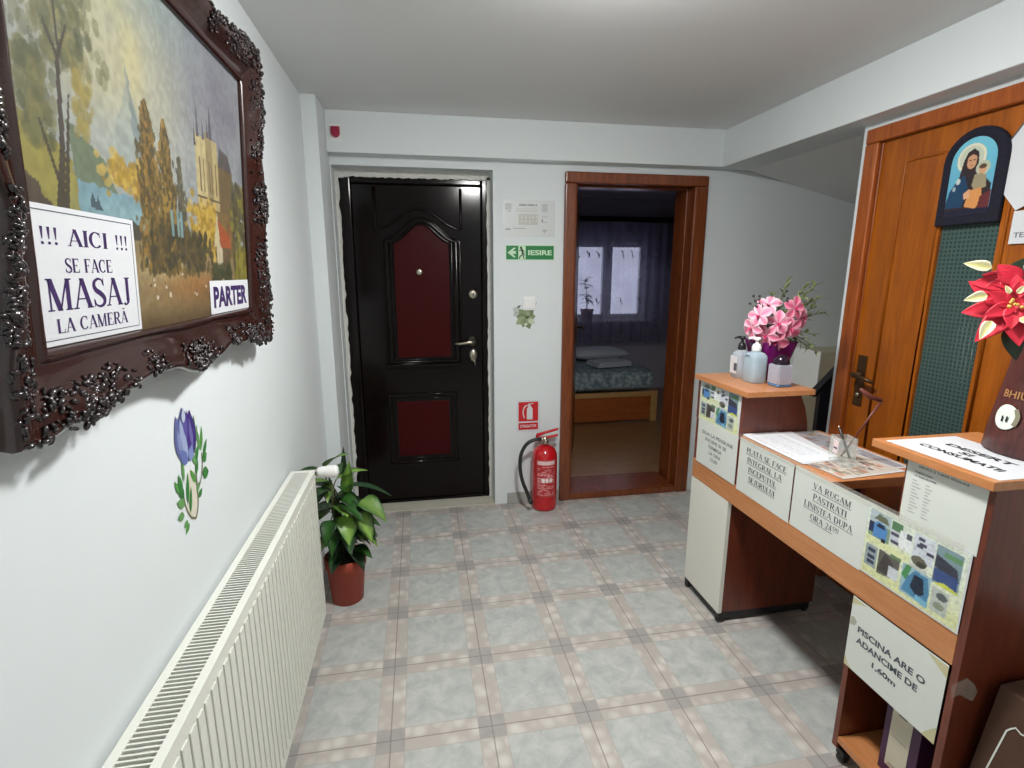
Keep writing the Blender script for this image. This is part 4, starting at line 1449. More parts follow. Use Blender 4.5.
run = arc(0.094, 0.072, 0.004, 0.004, 0, 360, 0.008, 0.008, 10) + ribbon([(0.098, 0.065), (0.104, 0.044)], [0.012, 0.011]) + ribbon([(0.104, 0.044), (0.1, 0.028), (0.088, 0.022), (0.084, 0.008)], [.009, .008, .007, .006]) \
    + ribbon([(0.105, 0.044), (0.113, 0.032), (0.108, 0.016), (0.116, 0.008)], [.009, .008, .007, .006]) + ribbon([(0.097, 0.062), (0.087, 0.054), (0.082, 0.06)], [.006, .005, .004]) + ribbon([(0.1, 0.06), (0.112, 0.054), (0.116, 0.044)], [.006, .005, .004])
put_flat(b, run, DKG, O_, U_, V_, 0.0041)
b.build('running_figure', t)
b = MB()
put_flat(b, fit(sans_polys('IESIRE', 0.03), 0.138, 0.284, 0.029, 0.059, None), SIGNGLOW, O_, U_, V_, 0.0038)
b.build('lettering', t)

t = thing('light_switch', 'square white light switch under the green exit sign', 'light switch', (0.669, 3.165, 1.308))
b = MB()
b.box(0.628, 0.71, 3.156, 3.165, 1.267, 1.349, WHITEPL)
b.build('cover_plate', t, bevel=0.004, seg=3)
b = MB()
b.box(0.64, 0.698, 3.1515, 3.1555, 1.279, 1.337, WHITEPL)
b.build('rocker', t, bevel=0.003, seg=2)

O_ = Vector((0.593, 3.165, 0.49))
t = thing('fire_extinguisher_sign', 'small red sign with a white extinguisher picture on the back wall', 'sign', O_)
b = MB()
b.poly([(0, 0), (0.152, 0), (0.152, 0.208), (0, 0.208)], 0.002, PAPER, O_, U_, V_)
b.build('panel', t)
b = MB()
put_flat(b, rect(0.012, 0.068, 0.14, 0.196) + rect(0.012, 0.012, 0.14, 0.058), SIGNRED, O_, U_, V_, 0.0024)
b.build('red_fields', t)
b = MB()
pic_ = [[(0.066, 0.08), (0.104, 0.08), (0.104, 0.15), (0.095, 0.165), (0.075, 0.165), (0.066, 0.15)], [(0.078, 0.165), (0.092, 0.165), (0.092, 0.176), (0.078, 0.176)], [(0.074, 0.176), (0.11, 0.184), (0.11, 0.188), (0.074, 0.184)]] \
    + ribbon(smooth_line([(0.078, 0.172), (0.058, 0.17), (0.045, 0.15), (0.042, 0.12), (0.05, 0.09)]), [.007] * 17)
put_flat(b, pic_, PAPER, O_, U_, V_, 0.0028)
put_flat(b, fit(sans_polys('STINGATOR', 0.02), 0.022, 0.13, 0.026, 0.046, None), PAPER, O_, U_, V_, 0.0028)
b.build('pictogram', t)

O_ = Vector((-0.42, 3.085, 2.188))
t = thing('call_point', 'small crimson shield-shaped tab on the white beam above the entrance door', 'tab', O_)
b = MB()
b.poly([(-0.008, -0.012), (0.052, -0.012), (0.052, 0.07), (-0.008, 0.07)], 0.003, WHITEPL, O_, U_, V_)
b.build('backing_plate', t)
b = MB()
b.poly([(0, 0.056), (0, 0.025)] + [(0.0225 - 0.0225 * math.cos(PI * i / 10), 0.025 - 0.022 * math.sin(PI * i / 10)) for i in range(1, 10)] + [(0.045, 0.025), (0.045, 0.056)], 0.018, plain('crimson_plastic', rgb(150, 20, 60), 0.4), (O_[0], O_[1] - 0.003, O_[2]), U_, V_)
b.build('tab_body', t, bevel=0.003)

# ------------------------------------------------------------------ fire extinguisher
EX = Vector((0.758, 3.072, 0))
ext = thing('fire_extinguisher', 'red fire extinguisher with a black hose standing beside the bedroom door', 'fire extinguisher', EX)
b = MB()
b.lathe([(0.068, 0.0), (0.078, 0.006), (0.08, 0.02), (0.08, 0.345), (0.077, 0.372), (0.066, 0.398), (0.046, 0.416), (0.026, 0.424), (0.022, 0.43)], EX, RED, 48)
b.build('cylinder_body', ext)
c = Canvas(0.14, 0.25, 56, 90, (178, 40, 44))
c.rect(0.012, 0.215, 0.128, 0.24, (226, 196, 196))
rgx = np.random.default_rng(3)
for v in np.arange(0.012, 0.205, 0.011):
    u = 0.012
    while u < 0.124:
        l_ = rgx.uniform(0.006, 0.03)
        if rgx.random() < 0.66:
            c.rect(u, v, min(0.126, u + l_), v + 0.006, (224, 176, 176), 0.85)
        u += l_ + 0.004
c.rect(0.04, 0.1, 0.06, 0.125, (236, 226, 226))
c.rect(0.066, 0.1, 0.084, 0.125, (236, 226, 226))
c.rect(0.092, 0.1, 0.11, 0.125, (236, 226, 226))
b = MB()
c.mesh(b, PRINT, (0, 0, 0), (1, 0, 0), (0, 0, 1))
a0 = math.atan2(-EX.y, -EX.x)
b.v = [(EX.x + 0.0806 * math.cos(a0 + 0.16 + (p[0] - 0.07) / 0.0806), EX.y + 0.0806 * math.sin(a0 + 0.16 + (p[0] - 0.07) / 0.0806), 0.1 + p[2]) for p in b.v]
o = b.build('label_print', ext)
o['label'] = 'white printed instruction label'
b = MB()
b.lathe([(0.02, 0.43), (0.024, 0.434), (0.024, 0.45), (0.016, 0.455), (0.016, 0.475), (0.008, 0.48)], EX, STEEL, 20)
b.lathe([(0.014, -0.01), (0.016, -0.028), (0.01, -0.03)], EX + Vector((0, -0.008, 0.452)), STEEL, 16, 'Y')
b.build('valve', ext)
b = MB()
b.poly([(-0.06, 0.478), (-0.055, 0.462), (0.02, 0.466), (0.085, 0.48), (0.085, 0.492), (0.03, 0.482), (-0.02, 0.478)], 0.02, RED, EX + Vector((0, 0.01, 0)), (1, 0, 0), (0, 0, 1))
b.build('carry_handle', ext, bevel=0.002)
b = MB()
b.poly([(-0.06, 0.48), (-0.052, 0.5), (-0.01, 0.51), (0.085, 0.532), (0.085, 0.519), (0.0, 0.498), (-0.03, 0.486)], 0.02, RED, EX + Vector((0, 0.01, 0)), (1, 0, 0), (0, 0, 1))
b.build('lever', ext, bevel=0.002)
b = MB()
pts3 = [Vector((0.742, 3.045, 0.468)), Vector((0.69, 3.035, 0.475)), Vector((0.635, 3.03, 0.452)), Vector((0.598, 3.03, 0.39)), Vector((0.59, 3.03, 0.31)), Vector((0.602, 3.025, 0.22)), Vector((0.63, 3.015, 0.14)), Vector((0.655, 3.005, 0.075))]
pp = []
for i in range(len(pts3) - 1):
    p0_, p1_, p2_, p3_ = pts3[max(i - 1, 0)], pts3[i], pts3[i + 1], pts3[min(i + 2, len(pts3) - 1)]
    for k in range(5):
        t_ = k / 5
        pp.append(0.5 * (2 * p1_ + (p2_ - p0_) * t_ + (2 * p0_ - 5 * p1_ + 4 * p2_ - p3_) * t_ ** 2 + (3 * p1_ - p0_ - 3 * p2_ + p3_) * t_ ** 3))
pp.append(pts3[-1])
b.tube(pp, 0.0115, RUBBER, 12)
b.tube([pp[-3], pp[-1], pp[-1] + (pp[-1] - pp[-3]) * 0.5], [0.0135, 0.0145, 0.015], RUBBER, 12)
hs = b.build('hose', ext)
b = MB()
b.tube([pp[0] + (pp[0] - pp[1]) * 0.4, pp[1], pp[2]], [0.014, 0.014, 0.013], STEEL, 12)
b.build('hose_collar', hs)
# ------------------------------------------------------------------ reception desk
XF = 1.226                     # front face, towards the hall
desk = thing('reception_desk', 'orange and red-brown reception desk covered with taped notices', 'desk', (1.45, 1.48, 0))
b = MB()
b.box(1.246, 1.69, 1.815, 1.833, 0.05, 0.705, MAHOG)
b.box(1.246, 1.69, 2.087, 2.105, 0.05, 0.705, MAHOG)
b.box(1.672, 1.69, 1.834, 2.086, 0.05, 0.705, MAHOG)
b.box(1.246, 1.671, 1.834, 2.086, 0.05, 0.068, MAHOG)
ped = b.build('pedestal', desk, bevel=0.001)
b = MB()
b.box(1.2265, 1.245, 1.813, 2.106, 0.048, 0.568, WHITELAM)
o = b.build('pedestal_door', desk, bevel=0.0015)
o['label'] = 'cream cabinet door'
b = MB()
b.box(1.24, 1.68, 1.82, 2.1, 0.014, 0.048, DARKPL)
b.build('plinth', desk, bevel=0.002)


def castor(x, y):
    b = MB()
    b.box(x - 0.014, x + 0.014, y - 0.014, y + 0.014, 0.026, 0.047, DARKPL)
    return b


for x, y in ((1.243, 1.826), (1.243, 2.09), (1.66, 1.83), (1.66, 2.09), (1.25, 1.145), (1.25, 0.9), (1.6, 1.145), (1.6, 0.9)):
    fork = castor(x, y).build('castor', desk, bevel=0.001)
    b = MB()
    b.lathe([(0.0145, -0.011), (0.0165, -0.009), (0.0165, 0.009), (0.0145, 0.011)], (x, y, 0.0168), DARKPL, 18, 'Y')
    b.build('wheel', fork)
b = MB()
b.box(1.226, 1.245, 0.879, 2.106, 0.57, 0.658, BEECH)
b.build('apron', desk, bevel=0.0015)
b = MB()
b.box(1.2275, 1.245, 0.88, 2.104, 0.6585, 0.852, MAHOG)
b.build('front_panel', desk)
b = MB()
b.box(1.246, 1.85, 0.885, 2.11, 0.706, 0.73, MAHOG)
b.build('desk_top', desk, bevel=0.0015)
b = MB()
b.box(1.236, 1.60, 1.312, 1.80, 0.83, 0.86, BEECH)
b.build('counter_shelf', desk, bevel=0.0015)
b = MB()
b.box(1.36, 1.378, 1.33, 1.79, 0.7305, 0.8295, MAHOG)
b.build('shelf_support', desk)
# far tower
b = MB()
b.box(1.226, 1.2445, 1.782, 2.106, 0.853, 1.028, MAHOG)
b.build('tower_front', desk, bevel=0.001)
for ya in (1.801, 2.088):
    b = MB()
    pts = [(1.245, 0.7305), (1.56, 0.7305), (1.552, 0.82), (1.542, 0.9), (1.525, 0.96), (1.5, 1.01), (1.485, 1.028), (1.245, 1.028)]
    b.poly(pts, 0.017, MAHOG, (0, ya + 0.017, 0), (1, 0, 0), (0, 0, 1))
    b.build('tower_side', desk, bevel=0.001)
b = MB()
b.box(1.208, 1.50, 1.728, 2.112, 1.0285, 1.05, BEECH)
b.build('tower_top', desk, bevel=0.0015)
# near tower with the open compartment below
b = MB()
b.box(1.226, 1.70, 0.86, 0.8785, 0.05, 1.028, MAHOG)
b.build('near_side_panel', desk, bevel=0.0012)
b = MB()
b.box(1.226, 1.62, 1.150, 1.168, 0.05, 0.569, MAHOG)
b.box(1.246, 1.60, 1.058, 1.075, 0.7305, 1.028, MAHOG)
b.build('partition_panel', desk, bevel=0.001)
b = MB()
b.box(1.2265, 1.244, 0.879, 1.076, 0.853, 1.028, MAHOG)
b.build('tower_front', desk, bevel=0.001)
b = MB()
b.box(1.226, 1.60, 0.879, 1.1495, 0.072, 0.092, BEECH)
b.build('compartment_floor', desk, bevel=0.001)
b = MB()
b.box(1.60, 1.616, 0.879, 1.1495, 0.05, 0.7055, MAHOG)
b.build('back_panel', desk)
b = MB()
b.box(1.205, 1.55, 0.852, 1.165, 1.0285, 1.05, BEECH)
b.build('tower_top', desk, bevel=0.0015)

UD, VD = (0, -1, 0), (0, 0, 1)


def notice(name, label, y1, z0, w_, h_, mat=PAPER, x=XF, sub=True, group=None):
    O = Vector((x - 0.0008, y1, z0))
    t_ = thing(name, label, 'notice', O, group)
    b = MB()
    b.poly([(0, 0), (w_, 0), (w_, h_), (0, h_)], 0.0008, mat, O, UD, VD)
    b.build('sheet', t_)
    return t_, O + Vector((-0.0008, 0, 0))


def writing(t_, O, lines, mat=INKGREY, under=False, sans=False, bold=0.02, U=UD, V=VD):
    b = MB()
    for s_, u0, u1, v0, v1 in lines:
        put_flat(b, fit(sans_polys(s_, bold) if sans else serif_polys(s_), u0, u1, v0, v1, None if sans else 0, None if sans else 1), mat, O, U, V, 0.0004)
        if under:
            put_flat(b, rect(u0 - 0.003, v0 - 0.006, u1 + 0.003, v0 - 0.0042), mat, O, U, V, 0.0004)
    return b.build('lettering', t_)


def car_photos(w_, h_, seed):
    """a sheet of small photographs of cars and minibuses on a pale yellow-green page"""
    c = Canvas(w_, h_, 130, 92, (222, 232, 214))
    c.blend(np.clip(1.2 - c.V / h_ * 1.6, 0, 1), (226, 230, 168), 0.7)
    c.blend(np.exp(-((c.V - 0.02) / 0.02) ** 2), (222, 226, 130), 0.5)
    c.blend(np.exp(-((c.V - 0.105) / 0.012) ** 2) * (c.U < 0.14 * w_ / 0.28), (226, 228, 120), 0.5)
    s_, r_ = w_ / 0.282, h_ / 0.205
    P = lambda pts: [(u * s_, v * r_) for u, v in pts]

    def R_(u0, v0, u1, v1, cc, k=1.0):
        c.rect(u0 * s_, v0 * r_, u1 * s_, v1 * r_, cc, k)

    # top left: blue van in front of a house
    R_(0.008, 0.118, 0.075, 0.19, (126, 160, 120))
    R_(0.008, 0.16, 0.075, 0.195, (176, 196, 200))
    c.poly(P([(0.02, 0.17), (0.035, 0.188), (0.06, 0.186), (0.07, 0.168)]), (104, 110, 82))
    R_(0.008, 0.128, 0.028, 0.16, (36, 46, 92))
    c.poly(P([(0.022, 0.12), (0.022, 0.155), (0.032, 0.166), (0.058, 0.164), (0.066, 0.15), (0.066, 0.12)]), (70, 134, 206))
    c.poly(P([(0.03, 0.15), (0.036, 0.162), (0.055, 0.161), (0.06, 0.15)]), (28, 44, 70))
    R_(0.05, 0.112, 0.064, 0.124, (30, 36, 40))
    # interiors of minibuses
    R_(0.078, 0.165, 0.11, 0.19, (80, 130, 84))
    R_(0.074, 0.13, 0.1, 0.165, (198, 206, 214))
    for i, (u, v) in enumerate(((0.078, 0.15), (0.08, 0.128))):
        R_(u, v, u + 0.022, v + 0.01, (66, 70, 92))
    R_(0.102, 0.125, 0.14, 0.175, (230, 234, 234))
    R_(0.122, 0.16, 0.138, 0.174, (76, 84, 92))
    # lower left
    R_(0.008, 0.025, 0.046, 0.09, (150, 166, 168))
    for v in (0.07, 0.05, 0.034):
        R_(0.016, v, 0.04, v + 0.011, (44, 54, 84))
    c.poly(P([(0.05, 0.02), (0.05, 0.092), (0.115, 0.09), (0.115, 0.03)]), (96, 92, 84))
    c.poly(P([(0.05, 0.03), (0.07, 0.09), (0.1, 0.07), (0.09, 0.03)]), (66, 60, 56))
    R_(0.085, 0.088, 0.118, 0.098, (96, 140, 84))
    R_(0.085, 0.028, 0.116, 0.062, (206, 212, 218))
    # centre right strip
    R_(0.145, 0.12, 0.2, 0.19, (208, 216, 226))
    for u, v in ((0.155, 0.175), (0.152, 0.155), (0.182, 0.146), (0.16, 0.162)):
        R_(u, v, u + 0.018, v + 0.009, (66, 66, 90))
    c.ell(0.165 * s_, 0.118 * r_, 0.022 * s_, 0.014 * r_, (104, 102, 84))
    c.ell(0.172 * s_, 0.112 * r_, 0.013 * s_, 0.008 * r_, (60, 62, 46))
    R_(0.14, 0.088, 0.19, 0.104, (196, 200, 192))
    R_(0.206, 0.088, 0.27, 0.19, (120, 150, 160))
    R_(0.225, 0.165, 0.27, 0.18, (96, 150, 96))
    c.poly(P([(0.206, 0.13), (0.206, 0.165), (0.26, 0.15), (0.268, 0.12)]), (52, 54, 70))
    R_(0.206, 0.095, 0.266, 0.128, (48, 74, 140))
    c.poly(P([(0.206, 0.088), (0.235, 0.1), (0.27, 0.094), (0.27, 0.088)]), (212, 222, 60))
    # lower right: blue car with open bonnet
    R_(0.124, 0.012, 0.205, 0.095, (150, 190, 204))
    c.poly(P([(0.124, 0.06), (0.135, 0.095), (0.15, 0.095), (0.14, 0.05)]), (70, 150, 80))
    c.poly(P([(0.13, 0.02), (0.14, 0.06), (0.16, 0.09), (0.195, 0.088), (0.205, 0.05), (0.2, 0.014)]), (62, 132, 178))
    c.poly(P([(0.152, 0.04), (0.16, 0.08), (0.185, 0.08), (0.192, 0.04), (0.175, 0.025)]), (20, 34, 60))
    c.poly(P([(0.166, 0.012), (0.172, 0.03), (0.204, 0.024), (0.204, 0.01)]), (110, 180, 214))
    R_(0.21, 0.015, 0.252, 0.08, (186, 196, 186))
    c.ell(0.236 * s_, 0.062 * r_, 0.014 * s_, 0.01 * r_, (86, 96, 96))
    c.ell(0.232 * s_, 0.035 * r_, 0.014 * s_, 0.01 * r_, (140, 150, 124))
    c.blend((c.noise((40, 28), seed) - 0.3) * 0.4, (120, 130, 130), 0.6)
    c.blend((c.noise((64, 46), seed + 1) - 0.5) * 0.5, (50, 54, 60), 0.6)
    g_ = c.img.mean(axis=2, keepdims=True)
    c.img = g_ + (c.img - g_) * 0.82
    return c


t, O = notice('printed_photo_sheet', 'upper photo sheet of cars on the far raised end of the desk', 2.083, 0.85, 0.3, 0.188)
c = car_photos(0.288, 0.178, 2)
b = MB()
c.mesh(b, PRINT, O + Vector((0, -0.006, 0.005)), UD, VD, 0.0004)
b.build('photo_print', t)
t, O = notice('paper_notice', 'white notice with five lines of small text below the far photo sheet', 2.076, 0.655, 0.298, 0.205, PAPEROLD, XF - 0.0016)
writing(t, O, (('ZIUA LA PENSIUNE', 0.035, 0.268, 0.142, 0.157), ('INCEPE SI SE', 0.065, 0.225, 0.116, 0.131), ('TERMINA', 0.09, 0.195, 0.09, 0.105), ('LA ORA', 0.1, 0.19, 0.064, 0.079), ('12.00', 0.115, 0.17, 0.038, 0.053)), INKGREY, sans=True, bold=0.01)
t, O = notice('paper_notice', 'white notice reading PLATA SE FACE INTEGRAL LA INCEPUTUL SEJURULUI', 1.766, 0.648, 0.303, 0.214, PAPEROLD)
writing(t, O, (('PLATA SE FACE', 0.045, 0.268, 0.168, 0.188), ('INTEGRAL LA', 0.055, 0.25, 0.132, 0.152), ('INCEPUTUL', 0.066, 0.226, 0.096, 0.116), ('SEJURULUI', 0.072, 0.222, 0.06, 0.08)), INKBLACK, under=True)
t, O = notice('paper_notice', 'white notice reading VA RUGAM PASTRATI LINISTEA DUPA ORA 24', 1.456, 0.65, 0.292, 0.214, PAPEROLD)
writing(t, O, (('VA RUGAM', 0.085, 0.235, 0.166, 0.186), ('PASTRATI', 0.09, 0.225, 0.131, 0.151), ('LINISTEA DUPA', 0.056, 0.252, 0.096, 0.116), ('ORA 24', 0.088, 0.178, 0.061, 0.081)), INKGREY, under=True)
b = MB()
put_flat(b, fit(serif_polys('00'), 0.182, 0.205, 0.072, 0.083, 0, 1), INKGREY, O, UD, VD, 0.0004)
put_flat(b, rect(0.182, 0.068, 0.206, 0.0692), INKGREY, O, UD, VD, 0.0004)
b.build('superscript_zeros', t)
t, O = notice('printed_photo_sheet', 'large photo sheet of cars at the near end of the desk front', 1.163, 0.655, 0.284, 0.21, PAPER, XF - 0.001)
c = car_photos(0.276, 0.202, 6)
b = MB()
c.mesh(b, PRINT, O + Vector((0, -0.004, 0.004)), UD, VD, 0.0004)
b.build('photo_print', t)
t, O = notice('paper_notice', 'grey-tinted price list sheet on the near raised end of the desk', 1.07, 0.86, 0.197, 0.182, PAPEROLD)
writing(t, O, (('SERVICII SI TARIFE PENSIUNE', 0.03, 0.155, 0.152, 0.158), ('CAMERE DUBLE', 0.022, 0.07, 0.137, 0.142), ('CU BAIE PROPRIE', 0.022, 0.08, 0.127, 0.132)), INKGREY, sans=True, bold=0.01)
b = MB()
for i in range(11):
    v = 0.115 - i * 0.0085
    put_flat(b, rect(0.02, v, 0.02 + 0.012 + 0.006 * ((i * 7) % 3), v + 0.003) + rect(0.056, v - 0.002, 0.066 + 0.004 * ((i * 5) % 3), v + 0.001), plain('faded_print', rgb(176, 178, 176), 0.6), O, UD, VD, 0.0004)
b.build('faded_rows', t)
t, O = notice('paper_notice', 'yellowed PISCINA notice hanging across the open compartment of the desk', 1.166, 0.342, 0.284, 0.226, PAPEROLD, 1.2245)
writing(t, O, (('PISCINA ARE O', 0.03, 0.238, 0.128, 0.148), ('ADANCIME DE', 0.03, 0.222, 0.094, 0.114), ('1,60m', 0.09, 0.165, 0.056, 0.076)), INKGREY, sans=True, bold=0.035)
b = MB()
ST = plain('damp_stain', rgb(196, 190, 150), 0.5, var=0.15)
for q in ([(0, 0), (0.03, 0), (0.012, 0.012), (0, 0.03)], [(0.284, 0), (0.25, 0), (0.262, 0.02), (0.284, 0.05)], [(0, 0.222), (0.05, 0.222), (0.02, 0.21), (0, 0.2)], [(0.284, 0.222), (0.23, 0.222), (0.284, 0.19)]):
    put_flat(b, [q], ST, O, UD, VD, 0.0003)
put_flat(b, [[(0.002, 0.135), (0.018, 0.14), (0.024, 0.155), (0.012, 0.165), (0.002, 0.16)]], plain('grey_scuff', rgb(170, 168, 150), 0.6), O, UD, VD, 0.0003)
b.build('stained_corners', t)
# clear tape and film holding the notices
t = thing('clear_tape_strip', 'clear tape strip along the top of the front notices', 'tape', (XF - 0.0042, 1.34, 0.852))
b = MB()
b.box(XF - 0.0048, XF - 0.0042, 0.9, 1.77, 0.853, 0.876, FILM)
b.build('strip', t)
t = thing('clear_tape_strip', 'wrinkled clear tape wrapped round the near desk corner beside the PISCINA notice', 'tape', (1.25, 0.8595, 0.5))
b = MB()
b.poly([(1.21, 0.535), (1.25, 0.55), (1.275, 0.53), (1.29, 0.505), (1.28, 0.48), (1.262, 0.49), (1.24, 0.505), (1.215, 0.5)], 0.0008, FILM, (0, 0.8594, 0), (1, 0, 0), (0, 0, 1))
b.build('strip', t)

# ------------------------------------------------------------------ binder in the compartment
VIOLET = plain('violet_card', rgb(66, 32, 66), 0.5, var=0.08)
t = thing('ring_binder', 'dark violet ring binder with a pale spine label in the open compartment', 'binder', (1.39, 1.0, 0.092))
b = MB()
b.box(1.265, 1.27, 0.945, 1.045, 0.0925, 0.40, VIOLET)
b.box(1.265, 1.54, 1.043, 1.047, 0.0925, 0.40, VIOLET)
b.box(1.265, 1.54, 0.943, 0.947, 0.0925, 0.40, VIOLET)
b.build('cover', t, bevel=0.001)
b = MB()
b.box(1.273, 1.53, 0.955, 1.035, 0.1, 0.385, PAPEROLD)
b.build('pages', t)
b = MB()
pts = [(0.012, 0.03), (0.072, 0.03)] + [(0.042 + 0.03 * math.cos(PI * i / 10), 0.215 + 0.02 * math.sin(PI * i / 10)) for i in range(11)]
b.poly(pts, 0.0008, plain('spine_label_paper', rgb(196, 188, 168), 0.6), (1.265, 1.04, 0.0925), UD, VD)
o = b.build('spine_label', t)
o['label'] = 'pale arched spine label'
b = MB()
put_flat(b, rect(0.02, 0.13, 0.064, 0.1315) + rect(0.03, 0.205, 0.055, 0.209) + rect(0.022, 0.04, 0.062, 0.043), INKGREY, (1.2642, 1.04, 0.0925), UD, VD, 0.0003)
put_flat(b, rect(0.018, 0.034, 0.066, 0.036), plain('rust_print', rgb(170, 80, 40), 0.6), (1.2642, 1.04, 0.0925), UD, VD, 0.0003)
b.build('label_print', t)

# ------------------------------------------------------------------ cardboard box in front of the desk end
t = thing('cardboard_box', 'brown cardboard box with a white outline standing against the desk end', 'box', (1.45, 0.62, 0))
b = MB()
bt = [(1.235, 0.842), (1.66, 0.855), (1.675, 0.40), (1.25, 0.39)]
tp = [(1.315, 0.835), (1.655, 0.852), (1.665, 0.41), (1.322, 0.40)]
b.add([(p[0], p[1], 0.0) for p in bt] + [(p[0], p[1], 0.545) for p in tp], [(0, 1, 2, 3), (7, 6, 5, 4), (0, 4, 5, 1), (1, 5, 6, 2), (2, 6, 7, 3), (3, 7, 4, 0)], KRAFT)
b.build('carton', t, bevel=0.004)
b = MB()
b.box(1.33, 1.65, 0.62, 0.628, 0.5455, 0.547, plain('brown_packing_tape', rgb(112, 84, 58), 0.3))
b.build('lid_seam', t)
OB = Vector((1.235, 0.842, 0))
UB = Vector((0.015, -0.452, 0)).normalized()
VB = (Vector((1.315, 0.835, 0.545)) - OB).normalized()
b = MB()
wl = ribbon([(0.027, 0.28), (0.032, 0.345), (0.041, 0.461), (0.047, 0.472), (0.054, 0.481), (0.066, 0.476), (0.079, 0.48), (0.2, 0.48), (0.213, 0.47), (0.22, 0.46), (0.225, 0.28)], [0.0035] * 11)
put_flat(b, wl, PAPEROLD, OB, UB, VB, 0.0015)
o = b.build('printed_outline', t)
o['label'] = 'white printed outline'

# ------------------------------------------------------------------ papers and pen stand on the counter shelf
def flat_sheet(name, label, cat, corners, z, mat, canvas=None, tk=0.0008):
    cx = sum(p[0] for p in corners) / 4
    cy = sum(p[1] for p in corners) / 4
    t_ = thing(name, label, cat, (cx, cy, z))
    b = MB()
    b.add([(p[0], p[1], z) for p in corners] + [(p[0], p[1], z + tk) for p in corners], [(0, 3, 2, 1), (4, 5, 6, 7), (0, 1, 5, 4), (1, 2, 6, 5), (2, 3, 7, 6), (3, 0, 4, 7)], mat)
    b.build('sheet', t_)
    if canvas is not None:
        O = Vector((*corners[0], z + tk))
        U = Vector((corners[1][0] - corners[0][0], corners[1][1] - corners[0][1], 0)).normalized()
        V = Vector((0, 0, 1)).cross(U)
        b = MB()
        canvas.mesh(b, PRINT, O, U, V, 0.0003)
        b.build('print', t_)
    return t_


def leaflet(w_, h_, seed, base, photos=True):
    c = Canvas(w_, h_, 80, 56, base)
    r = np.random.default_rng(seed)
    if photos:
        for i in range(80):
            u, v = r.uniform(0, w_ * 0.85), r.uniform(0, h_ * 0.85)
            cc = [(92, 92, 96), (138, 124, 108), (176, 150, 130), (66, 66, 80), (206, 206, 204), (112, 104, 84), (190, 130, 110)][r.integers(7)]
            c.rect(u, v, u + r.uniform(0.008, 0.04), v + r.uniform(0.006, 0.024), cc, 0.8)
    else:
        for i in range(9):
            v = h_ * (0.12 + 0.085 * i)
            u = w_ * 0.15
            while u < w_ * 0.8:
                l_ = r.uniform(0.008, 0.03)
                c.rect(u, v, u + l_, v + 0.004, (168, 176, 182), 0.8)
                u += l_ + 0.006
    return c


flat_sheet('printed_leaflet', 'dark picture leaflet lying flat at the back of the counter shelf', 'leaflet', [(1.415, 1.79), (1.42, 1.37), (1.585, 1.375), (1.575, 1.79)], 0.8605, PAPER, leaflet(0.41, 0.155, 5, (150, 150, 156)))
flat_sheet('printed_leaflet', 'colour leaflet under the glass pen stand at the near edge of the counter shelf', 'leaflet', [(1.262, 1.52), (1.285, 1.322), (1.535, 1.345), (1.51, 1.543)], 0.8618, PAPER, leaflet(0.195, 0.245, 8, (196, 188, 176)))
flat_sheet('paper_sheet', 'white printed sheet lying on the far half of the counter shelf', 'paper', [(1.245, 1.796), (1.25, 1.455), (1.42, 1.475), (1.465, 1.79)], 0.8634, PAPER, leaflet(0.32, 0.165, 3, (228, 231, 235), False))

PB = Vector((1.385, 1.44, 0.8645))
t = thing('pen_stand', 'clear glass pen stand on the counter shelf leaflets', 'pen stand', PB)
b = MB()
mt = Matrix.Translation(PB) @ Matrix.Rotation(R(-12), 4, 'Z')
b.box(-0.03, 0.045, -0.045, 0.03, 0, 0.012, CLEARGL, mt)
b.build('base', t, bevel=0.003)
b = MB()
for q in ((-0.018, 0.04, -0.004, 0), (-0.018, 0.04, 0.05, 0.054), (-0.018, -0.014, 0.0005, 0.0495), (0.036, 0.04, 0.0005, 0.0495)):
    b.box(q[0], q[1], q[2], q[3], 0.0125, 0.085, CLEARGL, mt)
b.build('holder', t)
b = MB()
b.box(-0.0195, -0.0183, 0.002, 0.03, 0.03, 0.075, LABELW, mt)
b.box(-0.02, -0.0196, 0.006, 0.026, 0.046, 0.052, INK, mt)
b.build('sticker', t)
t = thing('wooden_stick', 'thin brown stick with a bent tip leaning in the glass pen stand', 'stick', PB + Vector((0, 0, 0.013)))
b = MB()
q0 = mt @ Vector((0.012, 0.03, 0.014))
q1 = Vector((1.487, 1.425, 1.08))
b.tube([q0, q0.lerp(q1, 0.5), q1], [0.0028, 0.0035, 0.0045], plain('dark_red_wood', rgb(98, 42, 28), 0.5), 8)
b.build('stick_shaft', t)
b = MB()
b.tube([q1, q1 + Vector((-0.03, 0.02, 0.012)), q1 + Vector((-0.058, 0.03, 0.036))], [0.006, 0.009, 0.005], plain('dark_red_wood', rgb(98, 42, 28), 0.5), 8)
b.build('bent_tip', t)
t = thing('ballpoint_pen', 'dark ballpoint pen standing in the glass pen stand', 'pen', PB + Vector((0, 0, 0.013)))
b = MB()
b.tube([mt @ Vector((0.03, 0.012, 0.014)), mt @ Vector((0.0, 0.04, 0.11))], 0.004, DARKPL, 8)
b.build('barrel', t)
b = MB()
b.tube([mt @ Vector((0.0, 0.04, 0.1105)), mt @ Vector((-0.002, 0.042, 0.117))], 0.0025, STEEL, 8)
b.build('push_button', t)

# ------------------------------------------------------------------ bottles on the far tower
ZT = 1.0503


